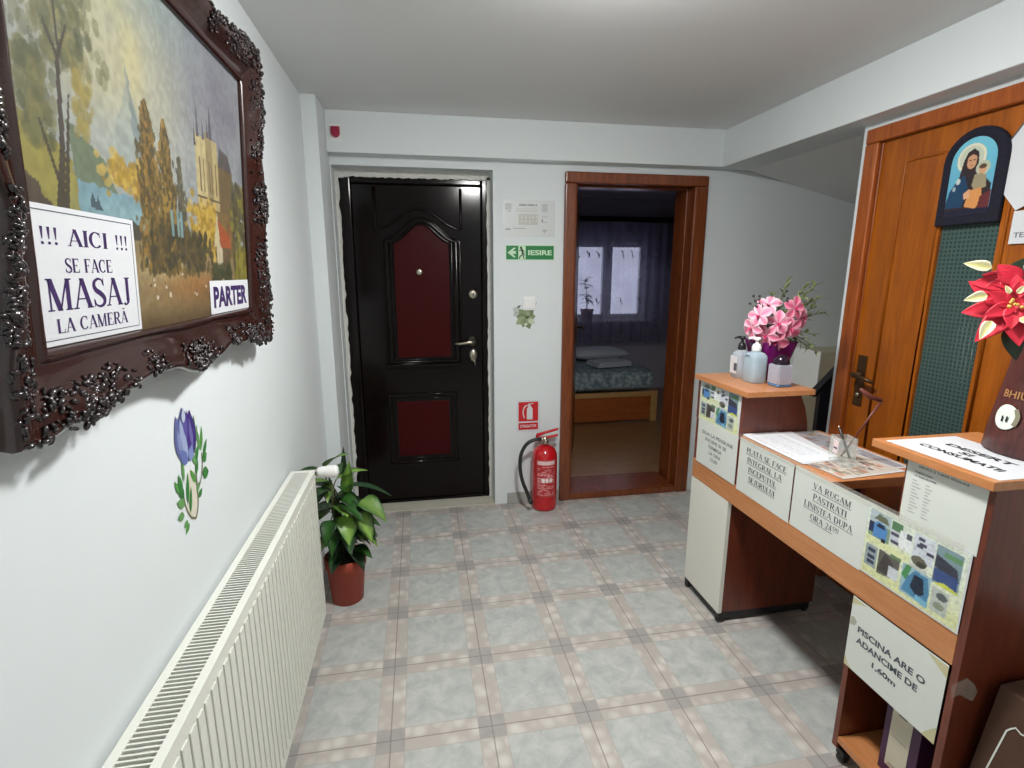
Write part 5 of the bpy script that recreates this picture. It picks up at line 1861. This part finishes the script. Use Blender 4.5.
def pump(x, y, z, mat, t_, s_=1.0, ang_=0.0):
    b = MB()
    b.lathe([(0.015 * s_, 0.0), (0.016 * s_, 0.004), (0.016 * s_, 0.018), (0.011 * s_, 0.03), (0.006 * s_, 0.031), (0.006 * s_, 0.045)], (x, y, z), mat, 18)
    d = Vector((math.cos(ang_), math.sin(ang_), 0))
    p = Vector((x, y, z + 0.045))
    b.lathe([(0.011 * s_, 0.0), (0.012 * s_, 0.003), (0.011 * s_, 0.012)], p, mat, 16)
    b.tube([p + Vector((0, 0, .007)), p + d * 0.02 + Vector((0, 0, .009)), p + d * 0.034 + Vector((0, 0, .004))], [0.0055, 0.0052, 0.004], mat, 8)
    return b.build('pump', t_)


def bottle(x, y, w_, d_, h_, mat, t_, neck=0.016):
    """rounded-rectangle body with shoulders"""
    b = MB()
    n = 28
    rings = []
    for z, k in ((0, 0.92), (0.004, 1.0), (h_ * 0.8, 1.0), (h_ * 0.88, 0.93), (h_ * 0.95, 0.7), (h_, None)):
        ring = []
        for j in range(n):
            a_ = 2 * PI * j / n
            ca, sa = math.cos(a_), math.sin(a_)
            if k is None:
                ring.append((x + neck * ca, y + neck * sa, ZT + z))
            else:
                e = 0.55
                ring.append((x + w_ / 2 * k * math.copysign(abs(ca) ** e, ca), y + d_ / 2 * k * math.copysign(abs(sa) ** e, sa), ZT + z))
        rings.append(ring)
    vs_ = [p for r_ in rings for p in r_]
    fs = [(i * n + j, i * n + (j + 1) % n, (i + 1) * n + (j + 1) % n, (i + 1) * n + j) for i in range(len(rings) - 1) for j in range(n)]
    fs += [list(range(n - 1, -1, -1)), [(len(rings) - 1) * n + j for j in range(n)]]
    b.add(vs_, fs, mat, True)
    return b.build('bottle_body', t_)


GELB = glassy('pale_blue_gel', rgb(186, 208, 220), 0.1, 0.6)
LIQB = plain('blue_liquid', rgb(90, 140, 190), 0.2)
t = thing('soap_bottle', 'white-labelled soap bottle with a black pump behind the blue gel bottle', 'bottle', (1.355, 2.005, ZT))
bb_ = bottle(1.355, 2.005, 0.062, 0.06, 0.12, CLEAR, t)
pump(1.355, 2.005, ZT + 0.12, DARKPL, bb_, 1.0, R(170))
b = MB()
b.poly([(0, 0), (0.05, 0), (0.05, 0.075), (0, 0.075)], 0.0008, PAPER, (1.3232, 2.03, ZT + 0.02), UD, VD)
put_flat(b, rect(0.028, 0.012, 0.05, 0.045), INKGREY, (1.3224, 2.03, ZT + 0.02), UD, VD, 0.0003)
b.build('front_label', t)
t = thing('sanitizer_bottle', 'clear bottle of pale blue gel with a white pump', 'bottle', (1.355, 1.906, ZT))
bb_ = bottle(1.355, 1.906, 0.07, 0.088, 0.128, GELB, t)
pump(1.355, 1.906, ZT + 0.128, WHITEPL, bb_, 1.15, R(150))
b = MB()
put_flat(b, ribbon(smooth_line([(0.02, 0.1), (0.028, 0.112), (0.035, 0.106), (0.045, 0.113), (0.05, 0.106)]), [0.003] * 17), INK, (1.3195, 1.945, ZT), UD, VD, 0.0004)
b.build('printed_mark', t)
t = thing('spray_bottle', 'small dark-capped bottle with a lilac-grey label in front of the purple vase', 'bottle', (1.405, 1.815, ZT))
b = MB()
b.box(1.374, 1.436, 1.782, 1.848, ZT, ZT + 0.012, LIQB)
b.box(1.374, 1.436, 1.782, 1.848, ZT + 0.0122, ZT + 0.088, CLEAR)
b.build('bottle_body', t, bevel=0.006, seg=3)
b = MB()
b.lathe([(0.03, 0.0), (0.031, 0.003), (0.029, 0.02), (0.018, 0.034), (0.01, 0.037)], (1.405, 1.815, ZT + 0.0885), plain('dark_plum_plastic', rgb(34, 16, 34), 0.2), 24)
b.build('cap', t)
b = MB()
LIL = plain('lilac_label', rgb(166, 164, 178), 0.5, var=0.02)
b.box(1.3725, 1.3736, 1.786, 1.844, ZT + 0.012, ZT + 0.084, LIL)
b.box(1.378, 1.432, 1.7806, 1.7816, ZT + 0.012, ZT + 0.084, LIL)
b.build('front_label', t)

# ------------------------------------------------------------------ purple vase and orchid bouquet
VX, VY = 1.468, 1.975
t = thing('purple_vase', 'square flared purple glass vase on the far raised end of the desk', 'vase', (VX, VY, ZT))
b = MB()
rings = []
for z, hw in ((0.0, 0.045), (0.004, 0.048), (0.08, 0.064), (0.158, 0.083), (0.162, 0.083), (0.158, 0.078), (0.08, 0.058), (0.012, 0.042)):
    ring = []
    for j in range(24):
        a_ = 2 * PI * j / 24 + R(8)
        ca, sa = math.cos(a_), math.sin(a_)
        e = 0.4
        ring.append((VX + hw * math.copysign(abs(ca) ** e, ca), VY + hw * math.copysign(abs(sa) ** e, sa), ZT + z))
    rings.append(ring)
n = 24
vs_ = [p for r_ in rings for p in r_]
fs = [(i * n + j, i * n + (j + 1) % n, (i + 1) * n + (j + 1) % n, (i + 1) * n + j) for i in range(len(rings) - 1) for j in range(n)]
fs += [list(range(n - 1, -1, -1)), [(len(rings) - 1) * n + j for j in range(n)]]
b.add(vs_, fs, PURPLE, True)
b.build('vase_body', t)
t = thing('orchid_bouquet', 'bouquet of pink artificial orchids in the purple vase', 'flowers', (VX, VY, ZT + 0.02))
rg = random.Random(12)
b = MB()
bs = MB()
b.lathe([(0.03, 0.0), (0.04, 0.06), (0.05, 0.13), (0.045, 0.2), (0.03, 0.24)], (VX, VY, ZT + 0.02), plain('dark_plum_core', rgb(34, 26, 32), 0.8, var=0.3), 14)  # near-black plum core filling the middle of the bouquet
b.build('bouquet_core', t)
FL = [(1.365, 1.905, 1.305, -0.9, -0.5, 0.25), (1.43, 1.885, 1.275, -0.4, -0.9, 0.1), (1.485, 1.88, 1.335, -0.1, -1, 0.25), (1.355, 1.93, 1.255, -1, -0.3, -.1), (1.40, 1.905, 1.225, -0.7, -0.6, -0.2),
      (1.475, 1.875, 1.255, -0.2, -0.9, -0.2), (1.42, 1.94, 1.345, -0.5, -0.5, 0.6), (1.53, 1.9, 1.295, 0.3, -0.9, 0.1), (1.435, 1.9, 1.2, -.5, -.8, -.3)]
PK = [(rgb(214, 110, 146), rgb(240, 204, 212)), (rgb(206, 92, 130), rgb(236, 186, 200)), (rgb(178, 66, 100), rgb(222, 150, 170))]
for i, (x, y, z, dx_, dy_, dz_) in enumerate(FL):
    bf = MB()
    N = Vector((dx_, dy_, dz_)).normalized()
    A_ = N.cross(Vector((0, 0, 1))).normalized()
    B2 = N.cross(A_)
    cp = Vector((VX + (x - VX) * 1.12, y, z + 0.018))
    cm, ce = PK[i % 3]
    for k in range(5):
        a_ = 2 * PI * k / 5 + rg.uniform(-.15, .15) + i
        d = (A_ * math.cos(a_) + B2 * math.sin(a_)) + N * 0.25
        bf.leaf(cp, d, N, rg.uniform(0.046, 0.058), 0.044 if k % 2 else 0.034, PETAL, 0.55, 0.25, ce, cm, 9, 1.9, 5)
    bf.leaf(cp + N * 0.004, N * 0.8 - Vector((0, 0, .5)), N, 0.022, 0.016, PETAL, 0.3, 0.5, rgb(190, 40, 96), rgb(150, 20, 70), 5, 0.8, 3)
    bf.build('blossom', t)
    root = Vector((VX, VY, ZT + 0.15))
    bs.tube([root, root.lerp(cp, 0.5) - N * 0.01, cp - N * 0.003], 0.002, STEM, 5)
bl = MB()
SG, SD = rgb(150, 160, 110), rgb(84, 96, 56)
random.seed(5)
SPR = [((1.60, 1.9, 1.45), 22), ((1.57, 1.93, 1.44), 18), ((1.66, 1.91, 1.33), 18), ((1.63, 1.9, 1.40), 20), ((1.62, 1.89, 1.17), 16), ((1.58, 1.86, 1.2), 12), ((1.48, 1.93, 1.46), 10), ((1.43, 1.95, 1.42), 9), ((1.62, 1.9, 1.36), 10), ((1.32, 1.95, 1.27), 4), ((1.60, 1.88, 1.24), 12), ((1.55, 1.9, 1.4), 12), ((1.52, 1.9, 1.36), 10)]
for (tx, ty, tz), cnt in SPR:
    root = Vector((VX, VY, ZT + 0.18))
    tip = Vector((tx, ty, tz))
    mid = root.lerp(tip, 0.5) + Vector((0, 0, 0.03))
    bs.tube([root, mid, tip], [0.0025, 0.002, 0.001], STEM, 5)
    for k in range(cnt):
        q = 0.35 + 0.65 * k / cnt
        p = root * (1 - q) ** 2 + mid * 2 * q * (1 - q) + tip * q * q
        d = Vector((rg.uniform(-1, 1), rg.uniform(-1, 1), rg.uniform(-.6, .9))) + (tip - root).normalized() * 0.6
        mixv = rg.random()
        cc = tuple(SG[z] * mixv + SD[z] * (1 - mixv) for z in range(3))
        bl.leaf(p, d, (0, 0, 1), rg.uniform(0.022, 0.045), rg.uniform(0.008, 0.018), LEAF, 0.4, 0.2, cc, tuple(min(1, x * 1.2) for x in cc), 4, 0.9, 2)
bl.build('leaf_sprays', t)
bb = MB()
for (x, y, z) in ((1.335, 1.93, 1.40), (1.345, 1.93, 1.38), (1.33, 1.94, 1.37), (1.36, 1.93, 1.385), (1.345, 1.92, 1.36), (1.365, 1.93, 1.37), (1.345, 1.93, 1.342), (1.355, 1.92, 1.40), (1.45, 1.9, 1.40), (1.46, 1.9, 1.42), (1.475, 1.91, 1.39), (1.46, 1.89, 1.38)):
    bb.ball((x, y, z), 0.0052, plain('dark_berry', rgb(36, 30, 44), 0.35), 8, 6)
    bs.tube([(VX - 0.05, VY - 0.03, 1.27), ((x + VX - 0.05) / 2, (y + VY) / 2 - 0.02, (z + 1.27) / 2 + 0.01), (x, y, z)], 0.0011, STEM, 4)
bb.build('berries', t)
bs.build('stems', t)

# ------------------------------------------------------------------ carved wooden vase with poinsettia on the near tower
WX, WY = 1.50, 0.985
ZV = 1.0515
t = thing('wooden_vase', 'dark red-brown wooden vase with a round white medallion', 'vase', (WX, WY, ZV))
b = MB()
prof = [(0.098, 0.0), (0.104, 0.004), (0.1, 0.05), (0.093, 0.11), (0.085, 0.17), (0.079, 0.22), (0.077, 0.27), (0.079, 0.3), (0.073, 0.302), (0.066, 0.29), (0.063, 0.25)]
b.lathe(prof, (WX, WY, ZV), BARK, 48)
b.build('vase_body', t)
aV = math.atan2(-WY, -WX) - 0.72


def on_vase(u, v, h):
    """point on the vase wall: u along the girth, v up"""
    rr = np.interp(v, [p[1] for p in prof[:8]], [p[0] for p in prof[:8]]) + h
    a_ = aV + u / 0.09
    return (WX + rr * math.cos(a_), WY + rr * math.sin(a_), ZV + v)


def wrap(mb, polys, mat, h):
    for q in polys:
        mb.add([on_vase(p[0], p[1], h) for p in q], [list(range(len(q)))], mat)


b = MB()
MED = plain('white_enamel_medallion', rgb(214, 226, 212), 0.35)
for i in range(20):
    a0_, a1_ = 2 * PI * i / 20, 2 * PI * (i + 1) / 20
    wrap(b, [[(0, 0.095), (0.026 * math.cos(a0_), 0.095 + 0.031 * math.sin(a0_)), (0.026 * math.cos(a1_), 0.095 + 0.031 * math.sin(a1_))]], MED, 0.0035)
wrap(b, rect(-0.007, 0.083, -0.003, 0.097) + rect(0.003, 0.084, 0.007, 0.098), INKBLACK, 0.0055)
wrap(b, ribbon(smooth_line([(0.018, 0.118), (0.024, 0.1), (0.02, 0.078)]), [0.009] * 9), plain('grey_medal_wear', rgb(130, 124, 104), 0.5), 0.005)
b.build('medallion', t)
b = MB()
GOLD = plain('dull_gold_paint', rgb(166, 118, 76), 0.45)
wrap(b, fit(sans_polys('BHIU', 0.015), -0.024, 0.034, 0.142, 0.16, None), GOLD, 0.003)
o = b.build('lettering', t)
o['label'] = 'dull gold lettering'

t = thing('poinsettia', 'red artificial poinsettia with cream bracts in the wooden vase', 'flowers', (WX, WY, ZV + 0.27))
b = MB()
FC = Vector((1.345, 0.985, 1.415))
N = Vector((-0.72, -0.62, 0.28)).normalized()
A_ = Vector((0, 0, 1)).cross(N).normalized()
B2 = N.cross(A_)
random.seed(8)
rg = random.Random(8)
RC, RE = rgb(212, 36, 60), rgb(188, 16, 44)
for k in range(8):
    a_ = 2 * PI * k / 8 + 0.2
    d = A_ * math.cos(a_) + B2 * math.sin(a_) + N * 0.12
    b.leaf(FC, d, N, 0.095 + 0.012 * (k % 2), 0.052, PETAL, 0.15, 0.15, RE, RC, 8, 0.9, 4)
for k in range(6):
    a_ = 2 * PI * k / 6 + 0.5
    d = A_ * math.cos(a_) + B2 * math.sin(a_) + N * 0.35
    b.leaf(FC + N * 0.006, d, N, 0.06, 0.036, PETAL, 0.2, 0.15, RC, RE, 8, 0.9, 4)
F2 = FC + B2 * 0.075 - A_ * -0.045 - N * 0.02
for (aa, L) in ((2.7, 0.07), (3.2, 0.085), (2.1, 0.06), (3.7, 0.07)):
    d = A_ * math.cos(aa) + B2 * math.sin(aa) * 0.6 + N * 0.2
    b.leaf(FC + B2 * 0.055, d, N, L, 0.045, PETAL, 0.2, 0.15, RE, RC, 8, 0.9, 4)
b.build('red_bracts', t)
CRc, CRe = rgb(196, 190, 120), rgb(246, 238, 214)
for (u, v, aa, L, W) in ((-0.035, -0.04, 250, .05, .026), (-0.05, 0.02, 200, .045, .026), (-0.05, 0.085, 170, .055, .026), (0.055, 0.02, 30, .06, .036), (0.01, -0.03, 330, .035, .016), (0.0, 0.025, 60, .025, .012), (-0.012, 0.025, 120, .022, .011), (0.07, -0.05, -40, .045, .022)):
    b = MB()
    a_ = R(aa)
    d = A_ * math.cos(a_) + B2 * math.sin(a_) + N * 0.25
    b.leaf(FC + A_ * u + B2 * v + N * 0.02, d, N, L, W, PETAL, 0.2, 0.3, CRe, CRc, 7, 0.8, 4, 0.1)
    o = b.build('cream_bract', t)
    o['label'] = 'cream-edged bract'
b = MB()
for i in range(9):
    p = FC + N * 0.022 + A_ * rg.uniform(-.011, .011) + B2 * rg.uniform(-.011, .011)
    b.ball(p, 0.004, plain('yellow_stamen', rgb(216, 170, 80), 0.5), 7, 5)
b.build('stamens', t)
b = MB()
GG, GE = rgb(46, 62, 40), rgb(26, 40, 26)
for (u, v, aa, L, W) in ((0.0, 0.05, 75, .09, .07), (0.03, 0.05, 35, .14, .075), (0.02, 0.06, 60, .11, .07), (0.0, -0.04, 285, .085, .04), (0.05, -0.02, -20, .12, .06)):
    a_ = R(aa)
    d = A_ * math.cos(a_) + B2 * math.sin(a_)
    b.leaf(FC + A_ * u + B2 * v - N * 0.02, d, N, L, W, LEAF, 0.3, 0.15, GE, GG, 8, 0.9, 4)
b.build('green_leaves', t)
b = MB()
b.tube([(WX, WY, ZV + 0.2), (WX - 0.03, WY, ZV + 0.33), FC - N * 0.006], [0.005, 0.0045, 0.004], STEM, 8)
b.build('stem', t)

# white sheet on the near tower
t = thing('paper_notice', 'white sheet with bold black words lying under the wooden vase', 'notice', (1.34, 1.0, 1.0503))
b = MB()
cs = [(1.236, 1.128), (1.212, 0.862), (1.425, 0.842), (1.447, 1.15)]
cs = [(1.222, 1.14), (1.225, 0.858), (1.435, 0.858), (1.445, 1.14)]
b.add([(p[0], p[1], 1.0503) for p in cs] + [(p[0], p[1], 1.0511) for p in cs], [(0, 3, 2, 1), (4, 5, 6, 7), (0, 1, 5, 4), (1, 2, 6, 5), (2, 3, 7, 6), (3, 0, 4, 7)], PAPER)
b.build('sheet', t)
writing(t, Vector((1.222, 1.14, 1.0511)), (('DESERT', 0.055, 0.215, 0.122, 0.146), ('SI', 0.115, 0.145, 0.09, 0.112), ('CONSUMATII', 0.04, 0.24, 0.055, 0.079)), INKBLACK, sans=True, bold=0.035, U=(0, -1, 0), V=(1, 0, 0))

# ------------------------------------------------------------------ icon and papers hung on the wooden door
XD = 1.9545
t = thing('arched_icon', 'small arched icon of a veiled woman holding a child in a dark velvet frame', 'icon', (XD, 1.635, 1.66))
yc, hw = 1.635, 0.112
arch = [(-hw, 0), (hw, 0), (hw, 0.22)] + [(hw * math.cos(PI * i / 16), 0.22 + 0.105 * math.sin(PI * i / 16)) for i in range(1, 16)] + [(-hw, 0.22)]
OI = Vector((XD - 0.001, yc, 1.662))
b = MB()
b.poly(arch, 0.018, NAVY, OI, UD, VD)
b.build('velvet_frame', t, bevel=0.005, seg=3)
hw2, z2 = 0.078, 0.2
c = Canvas(0.156, 0.262, 78, 130, (110, 186, 206))
c.blend(np.clip(1 - c.V / 0.26, 0, 1) * 0.5, (60, 120, 160))
c.ell(0.07, 0.192, 0.05, 0.05, (216, 214, 186))
c.ell(0.07, 0.192, 0.042, 0.042, (190, 196, 176))
c.poly([(0.0, 0.05), (0.01, 0.09), (0.035, 0.13), (0.045, 0.19), (0.055, 0.215), (0.075, 0.225), (0.093, 0.21), (0.098, 0.17), (0.12, 0.13), (0.15, 0.1), (0.156, 0.03), (0.0, 0.0)], (46, 36, 40))
c.poly([(0.0, 0.03), (0.008, 0.085), (0.032, 0.125), (0.055, 0.14), (0.075, 0.09), (0.06, 0.03)], (28, 62, 92))
c.ell(0.073, 0.182, 0.017, 0.025, (196, 148, 112))
c.poly([(0.055, 0.205), (0.073, 0.214), (0.092, 0.2), (0.085, 0.2), (0.073, 0.206), (0.062, 0.2)], (60, 40, 38))
c.rect(0.063, 0.185, 0.07, 0.188, (70, 44, 36))
c.rect(0.077, 0.185, 0.084, 0.188, (70, 44, 36))
c.rect(0.07, 0.168, 0.078, 0.17, (150, 70, 60))
c.ell(0.115, 0.155, 0.024, 0.024, (176, 184, 160))
c.ell(0.115, 0.15, 0.013, 0.016, (198, 152, 116))
c.ell(0.114, 0.16, 0.013, 0.008, (86, 60, 46))
c.poly([(0.09, 0.135), (0.11, 0.138), (0.13, 0.13), (0.135, 0.09), (0.1, 0.08), (0.085, 0.1)], (150, 140, 112))
c.poly([(0.07, 0.03), (0.08, 0.085), (0.12, 0.09), (0.128, 0.05), (0.11, 0.02)], (206, 142, 82))
c.poly([(0.06, 0.075), (0.08, 0.09), (0.085, 0.06), (0.065, 0.055)], (206, 160, 124))
c.poly([(0.12, 0.06), (0.156, 0.08), (0.156, 0.02), (0.115, 0.02)], (96, 40, 44))
c.rect(0, 0, 0.156, 0.022, (30, 30, 50))
c.ell(0.035, 0.12, 0.008, 0.01, (190, 196, 190))
c.ell(0.024, 0.095, 0.006, 0.008, (170, 178, 180))
b = MB()
c.mesh(b, PRINT, (0, 0, 0), (1, 0, 0), (0, 1, 0))
nv = []
for p in b.v:
    u, v = p[0] - hw2, p[1]
    # clip the sheet to a round-headed outline
    top = 0.184 + math.sqrt(max(0, hw2 * hw2 - u * u))
    nv.append(tuple(OI + Vector((-0.0195, -u, 0.03 + min(v, top)))))
b.v = nv
o = b.build('painted_panel', t)
o['label'] = 'painted panel with haloed figures on pale blue'

t = thing('paper_sheet', 'tilted white sheet in a clear sleeve hung on the wooden door', 'paper', (XD, 1.42, 1.9))
b = MB()
pa = [(1.556, 1.885), (1.533, 1.76), (1.478, 1.692), (1.25, 1.80), (1.33, 2.01), (1.46, 2.02)]
b.poly([(-(p[0]), p[1]) for p in pa][::-1] if False else [(1.55 - p[0], p[1] - 1.5) for p in pa], 0.001, PAPER, (XD - 0.0085, 1.55, 1.5), UD, VD)
b.build('sheet', t)
b = MB()
b.tube([(XD - 0.0115, 1.554, 1.888), (XD - 0.0115, 1.462, 2.018)], 0.002, INKGREY, 6)
b.build('sleeve_edge', t)
t, O = notice('paper_notice', 'white sheet below the tilted one at the edge of the wooden door', 1.482, 1.585, 0.2, 0.105, PAPER, XD - 0.0068)
writing(t, O, (('TERMENI', 0.012, 0.12, 0.02, 0.036),), INKGREY, sans=True, bold=0.015)

# ------------------------------------------------------------------ bedroom furniture
PINE = wood('pale_pine', rgb(176, 132, 78), rgb(206, 164, 106), (3, 30, 30), 0.45)
ORNG = wood('orange_bed_panel', rgb(150, 78, 36), rgb(176, 98, 48), (3, 30, 30), 0.4)
t = thing('bed', 'pine bed with an orange front panel in the unlit bedroom', 'bed', (1.65, 5.3, 0.03))
b = MB()
b.box(0.95, 2.25, 4.752, 4.772, 0.05, 0.29, ORNG)
b.build('front_panel', t)
b = MB()
b.box(0.946, 2.254, 4.74, 4.775, 0.2905, 0.34, PINE)
b.build('rail', t, bevel=0.004)
b = MB()
b.box(0.946, 2.254, 5.86, 5.89, 0.2, 0.34, PINE)
b.build('rail', t, bevel=0.004)
for x in (0.88, 2.255):
    for y in (4.735, 5.84):
        b = MB()
        b.box(x, x + 0.065, y, y + 0.06, 0.031, 0.345, PINE)
        b.build('leg', t, bevel=0.005)
b = MB()
b.box(0.945, 2.255, 4.79, 5.84, 0.3405, 0.50, plain('mattress_ticking', rgb(200, 205, 205), 0.9))
b.build('mattress', t, bevel=0.04, seg=4)
t = thing('bedspread', 'blue-grey patterned bedspread over the bed', 'bedspread', (1.6, 5.3, 0.5))
b = MB()
n, m_ = 40, 30
vs_, fs = [], []
for i in range(n + 1):
    for j in range(m_ + 1):
        x = 0.92 + 1.36 * i / n
        q = j / m_
        if q < 0.15:
            y, z = 4.778 - 0.006 * math.sin(i * 1.1) - 0.002, 0.37 + 0.148 * q / 0.15
        else:
            y, z = 4.776 + (q - 0.15) / 0.85 * 1.0, 0.524 + 0.012 * math.sin(i * 0.5 + j * 0.7) * math.sin(j * 0.3)
        vs_.append((x, y, z))
for i in range(n):
    for j in range(m_):
        a_ = i * (m_ + 1) + j
        fs.append((a_, a_ + m_ + 1, a_ + m_ + 2, a_ + 1))
b.add(vs_, fs, BEDDING, True)
o = b.build('cloth', t)
s_ = o.modifiers.new('thickness', 'SOLIDIFY')
s_.thickness = 0.01
s_.offset = 1
PILLOW = plain('grey_white_cotton', rgb(196, 200, 206), 0.9)
for (x, y, w_, d_, h_, rz, lab) in ((1.96, 5.6, 0.66, 0.40, 0.12, 4, 'wide plump pillow at the window side of the bed'), (1.38, 5.30, 0.42, 0.34, 0.09, -6, 'small folded pillow beside the open door leaf on the bed'),
                                   (1.94, 5.12, 0.40, 0.26, 0.05, 12, 'folded white towel lying in the middle of the bed')):
    t = thing('folded_towel' if 'towel' in lab else 'pillow', lab, 'towel' if 'towel' in lab else 'pillow', (x, y, 0.545))
    b = MB()
    mt2 = Matrix.Translation((x, y, 0.548 + h_ / 2)) @ Matrix.Rotation(R(rz), 4, 'Z')
    n = 26
    if 'towel' in lab:
        for k in range(3):
            b.box(-w_ / 2 + .004 * k, w_ / 2 - .003 * k, -d_ / 2 + .003 * k, d_ / 2, -h_ / 2 + k * h_ / 3, -h_ / 2 + (k + 0.94) * h_ / 3, PILLOW, mt2)
        b.build('cloth', t, bevel=0.006, seg=3)
    else:
        vs_, fs = [], []
        for lay in (1, -1):
            for i in range(n + 1):
                for j in range(n + 1):
                    u, v = 2 * i / n - 1, 2 * j / n - 1
                    hh = h_ / 2 * ((1 - u ** 4) * (1 - v ** 4)) ** 0.5
                    pinch = 1 - 0.06 * (1 - u * u) * abs(v) ** 4
                    vs_.append(mt2 @ Vector((u * w_ / 2 * (1 - 0.06 * (1 - v * v) * u ** 4), v * d_ / 2 * pinch, lay * hh)))
        o_ = (n + 1) ** 2
        for i in range(n):
            for j in range(n):
                a_ = i * (n + 1) + j
                fs.append((a_, a_ + n + 1, a_ + n + 2, a_ + 1))
                fs.append((o_ + a_, o_ + a_ + 1, o_ + a_ + n + 2, o_ + a_ + n + 1))
        b.add(vs_, fs, PILLOW, True)
        b.build('pillowcase', t)
t = thing('curtain_rail', 'dark curtain rail box above the bedroom window', 'curtain rail', (2.1, 6.0, 2.08))
b = MB()
b.box(1.2, 3.3, 5.95, 6.06, 2.07, 2.13, BLACKWOOD)
b.build('rail_box', t, bevel=0.004)
for x in (1.5, 2.9):
    b = MB()
    b.box(x, x + 0.03, 6.0605, 6.199, 2.085, 2.115, BLACKWOOD)
    b.build('bracket', t)
t = thing('net_curtain', 'sheer lilac net curtain with a ruffled hem across the bedroom window', 'curtain', (2.1, 6.0, 0.66))
b = MB()
n = 150
zs = [2.069, 1.6, 1.1, 0.98, 0.96, 0.8, 0.66]
vs_, fs = [], []
for i in range(n + 1):
    x = 1.25 + 1.9 * i / n
    for j, z in enumerate(zs):
        amp = 0.012 + 0.014 * (2.07 - z)
        y = 6.0 + amp * math.sin(i * 0.62) + 0.004 * math.sin(i * 1.7) - (0.008 if 0.7 < z < 0.97 else 0)
        vs_.append((x, y, z))
k = len(zs)
for i in range(n):
    for j in range(k - 1):
        a_ = i * k + j
        fs.append((a_, a_ + 1, a_ + k + 1, a_ + k))
b.add(vs_, fs, NET, True)
b.build('net_panel', t)
b = MB()
EMB = plain('dark_embroidery', rgb(70, 68, 84), 0.9)
rg = random.Random(2)
for x0_ in (1.62, 1.72, 1.84, 1.96, 2.08, 2.2, 2.38, 2.5, 2.62):
    for z0_ in (1.66, 1.12):
        if z0_ < 1.2 and rg.random() < 0.4:
            continue
        O_ = Vector((x0_, 5.955, z0_))
        pl_ = []
        for k in range(4):
            a_ = R(60 + 25 * k + rg.uniform(-15, 15))
            L = rg.uniform(0.03, 0.06)
            pl_.append([(0, 0.02 * k), (L * .5 * math.cos(a_) + .008, 0.02 * k + L * .5 * math.sin(a_)), (L * math.cos(a_), 0.02 * k + L * math.sin(a_)), (L * .5 * math.cos(a_) - .008, 0.02 * k + L * .5 * math.sin(a_))])
        put_flat(b, pl_, EMB, O_, (1, 0, 0), (0, 0, 1), 0)
b.build('embroidery', t)
t = thing('potted_plant', 'small potted plant in a dusky pink pot on the bedroom windowsill', 'plant', (2.02, 6.14, 0.931))
b = MB()
b.lathe([(0.055, 0), (0.058, 0.004), (0.078, 0.11), (0.083, 0.112), (0.083, 0.13), (0.074, 0.13), (0.07, 0.11)], (2.02, 6.14, 0.931), plain('dusky_pink_pot', rgb(150, 84, 84), 0.5), 24)
b.build('pot', t)
b = MB()
rg = random.Random(31)
b.tube([(2.02, 6.14, 1.03), (2.01, 6.14, 1.2), (1.99, 6.14, 1.42)], [0.006, 0.005, 0.003], STEM, 6)
for k in range(22):
    a_ = rg.uniform(0, 2 * PI)
    q = rg.uniform(0.25, 1)
    b.leaf((2.02 - .03 * q, 6.14, 1.05 + 0.37 * q), (math.cos(a_), 0.45 * math.sin(a_), rg.uniform(-.3, .7)), (0, 0, 1), rg.uniform(.07, .13), rg.uniform(.04, .06), LEAF, .6, .2, DG, MG, 6, .9, 3)
b.build('leaves', t)

# ------------------------------------------------------------------ ceiling lamps (outside the frame; the first is mirrored in the entrance door, the second is added fill)
def ceiling_lamp(x, y, e, label):
    t_ = thing('ceiling_lamp', label, 'lamp', (x, y, 2.33), 'round ceiling lamps in the hall')
    b = MB()
    b.lathe([(0.135, 0.0), (0.135, -0.02), (0.125, -0.022)], (x, y, 2.3298), WHITEPL, 40)
    b.build('lamp_base', t_)
    b = MB()
    b.lathe([(0.12, -0.0225), (0.118, -0.035), (0.1, -0.052), (0.06, -0.064), (0.012, -0.067)], (x, y, 2.33), emit('lamp_glow_%d' % int(e), LAMP_COL, e), 40)
    b.build('diffuser', t_)


ceiling_lamp(0.56, 1.33, LAMP_E, 'round white ceiling lamp nearer the back wall of the hall')
ceiling_lamp(1.25, -1.2, FILL_LAMP_E, 'unseen round fill lamp added at the near end of the hall')
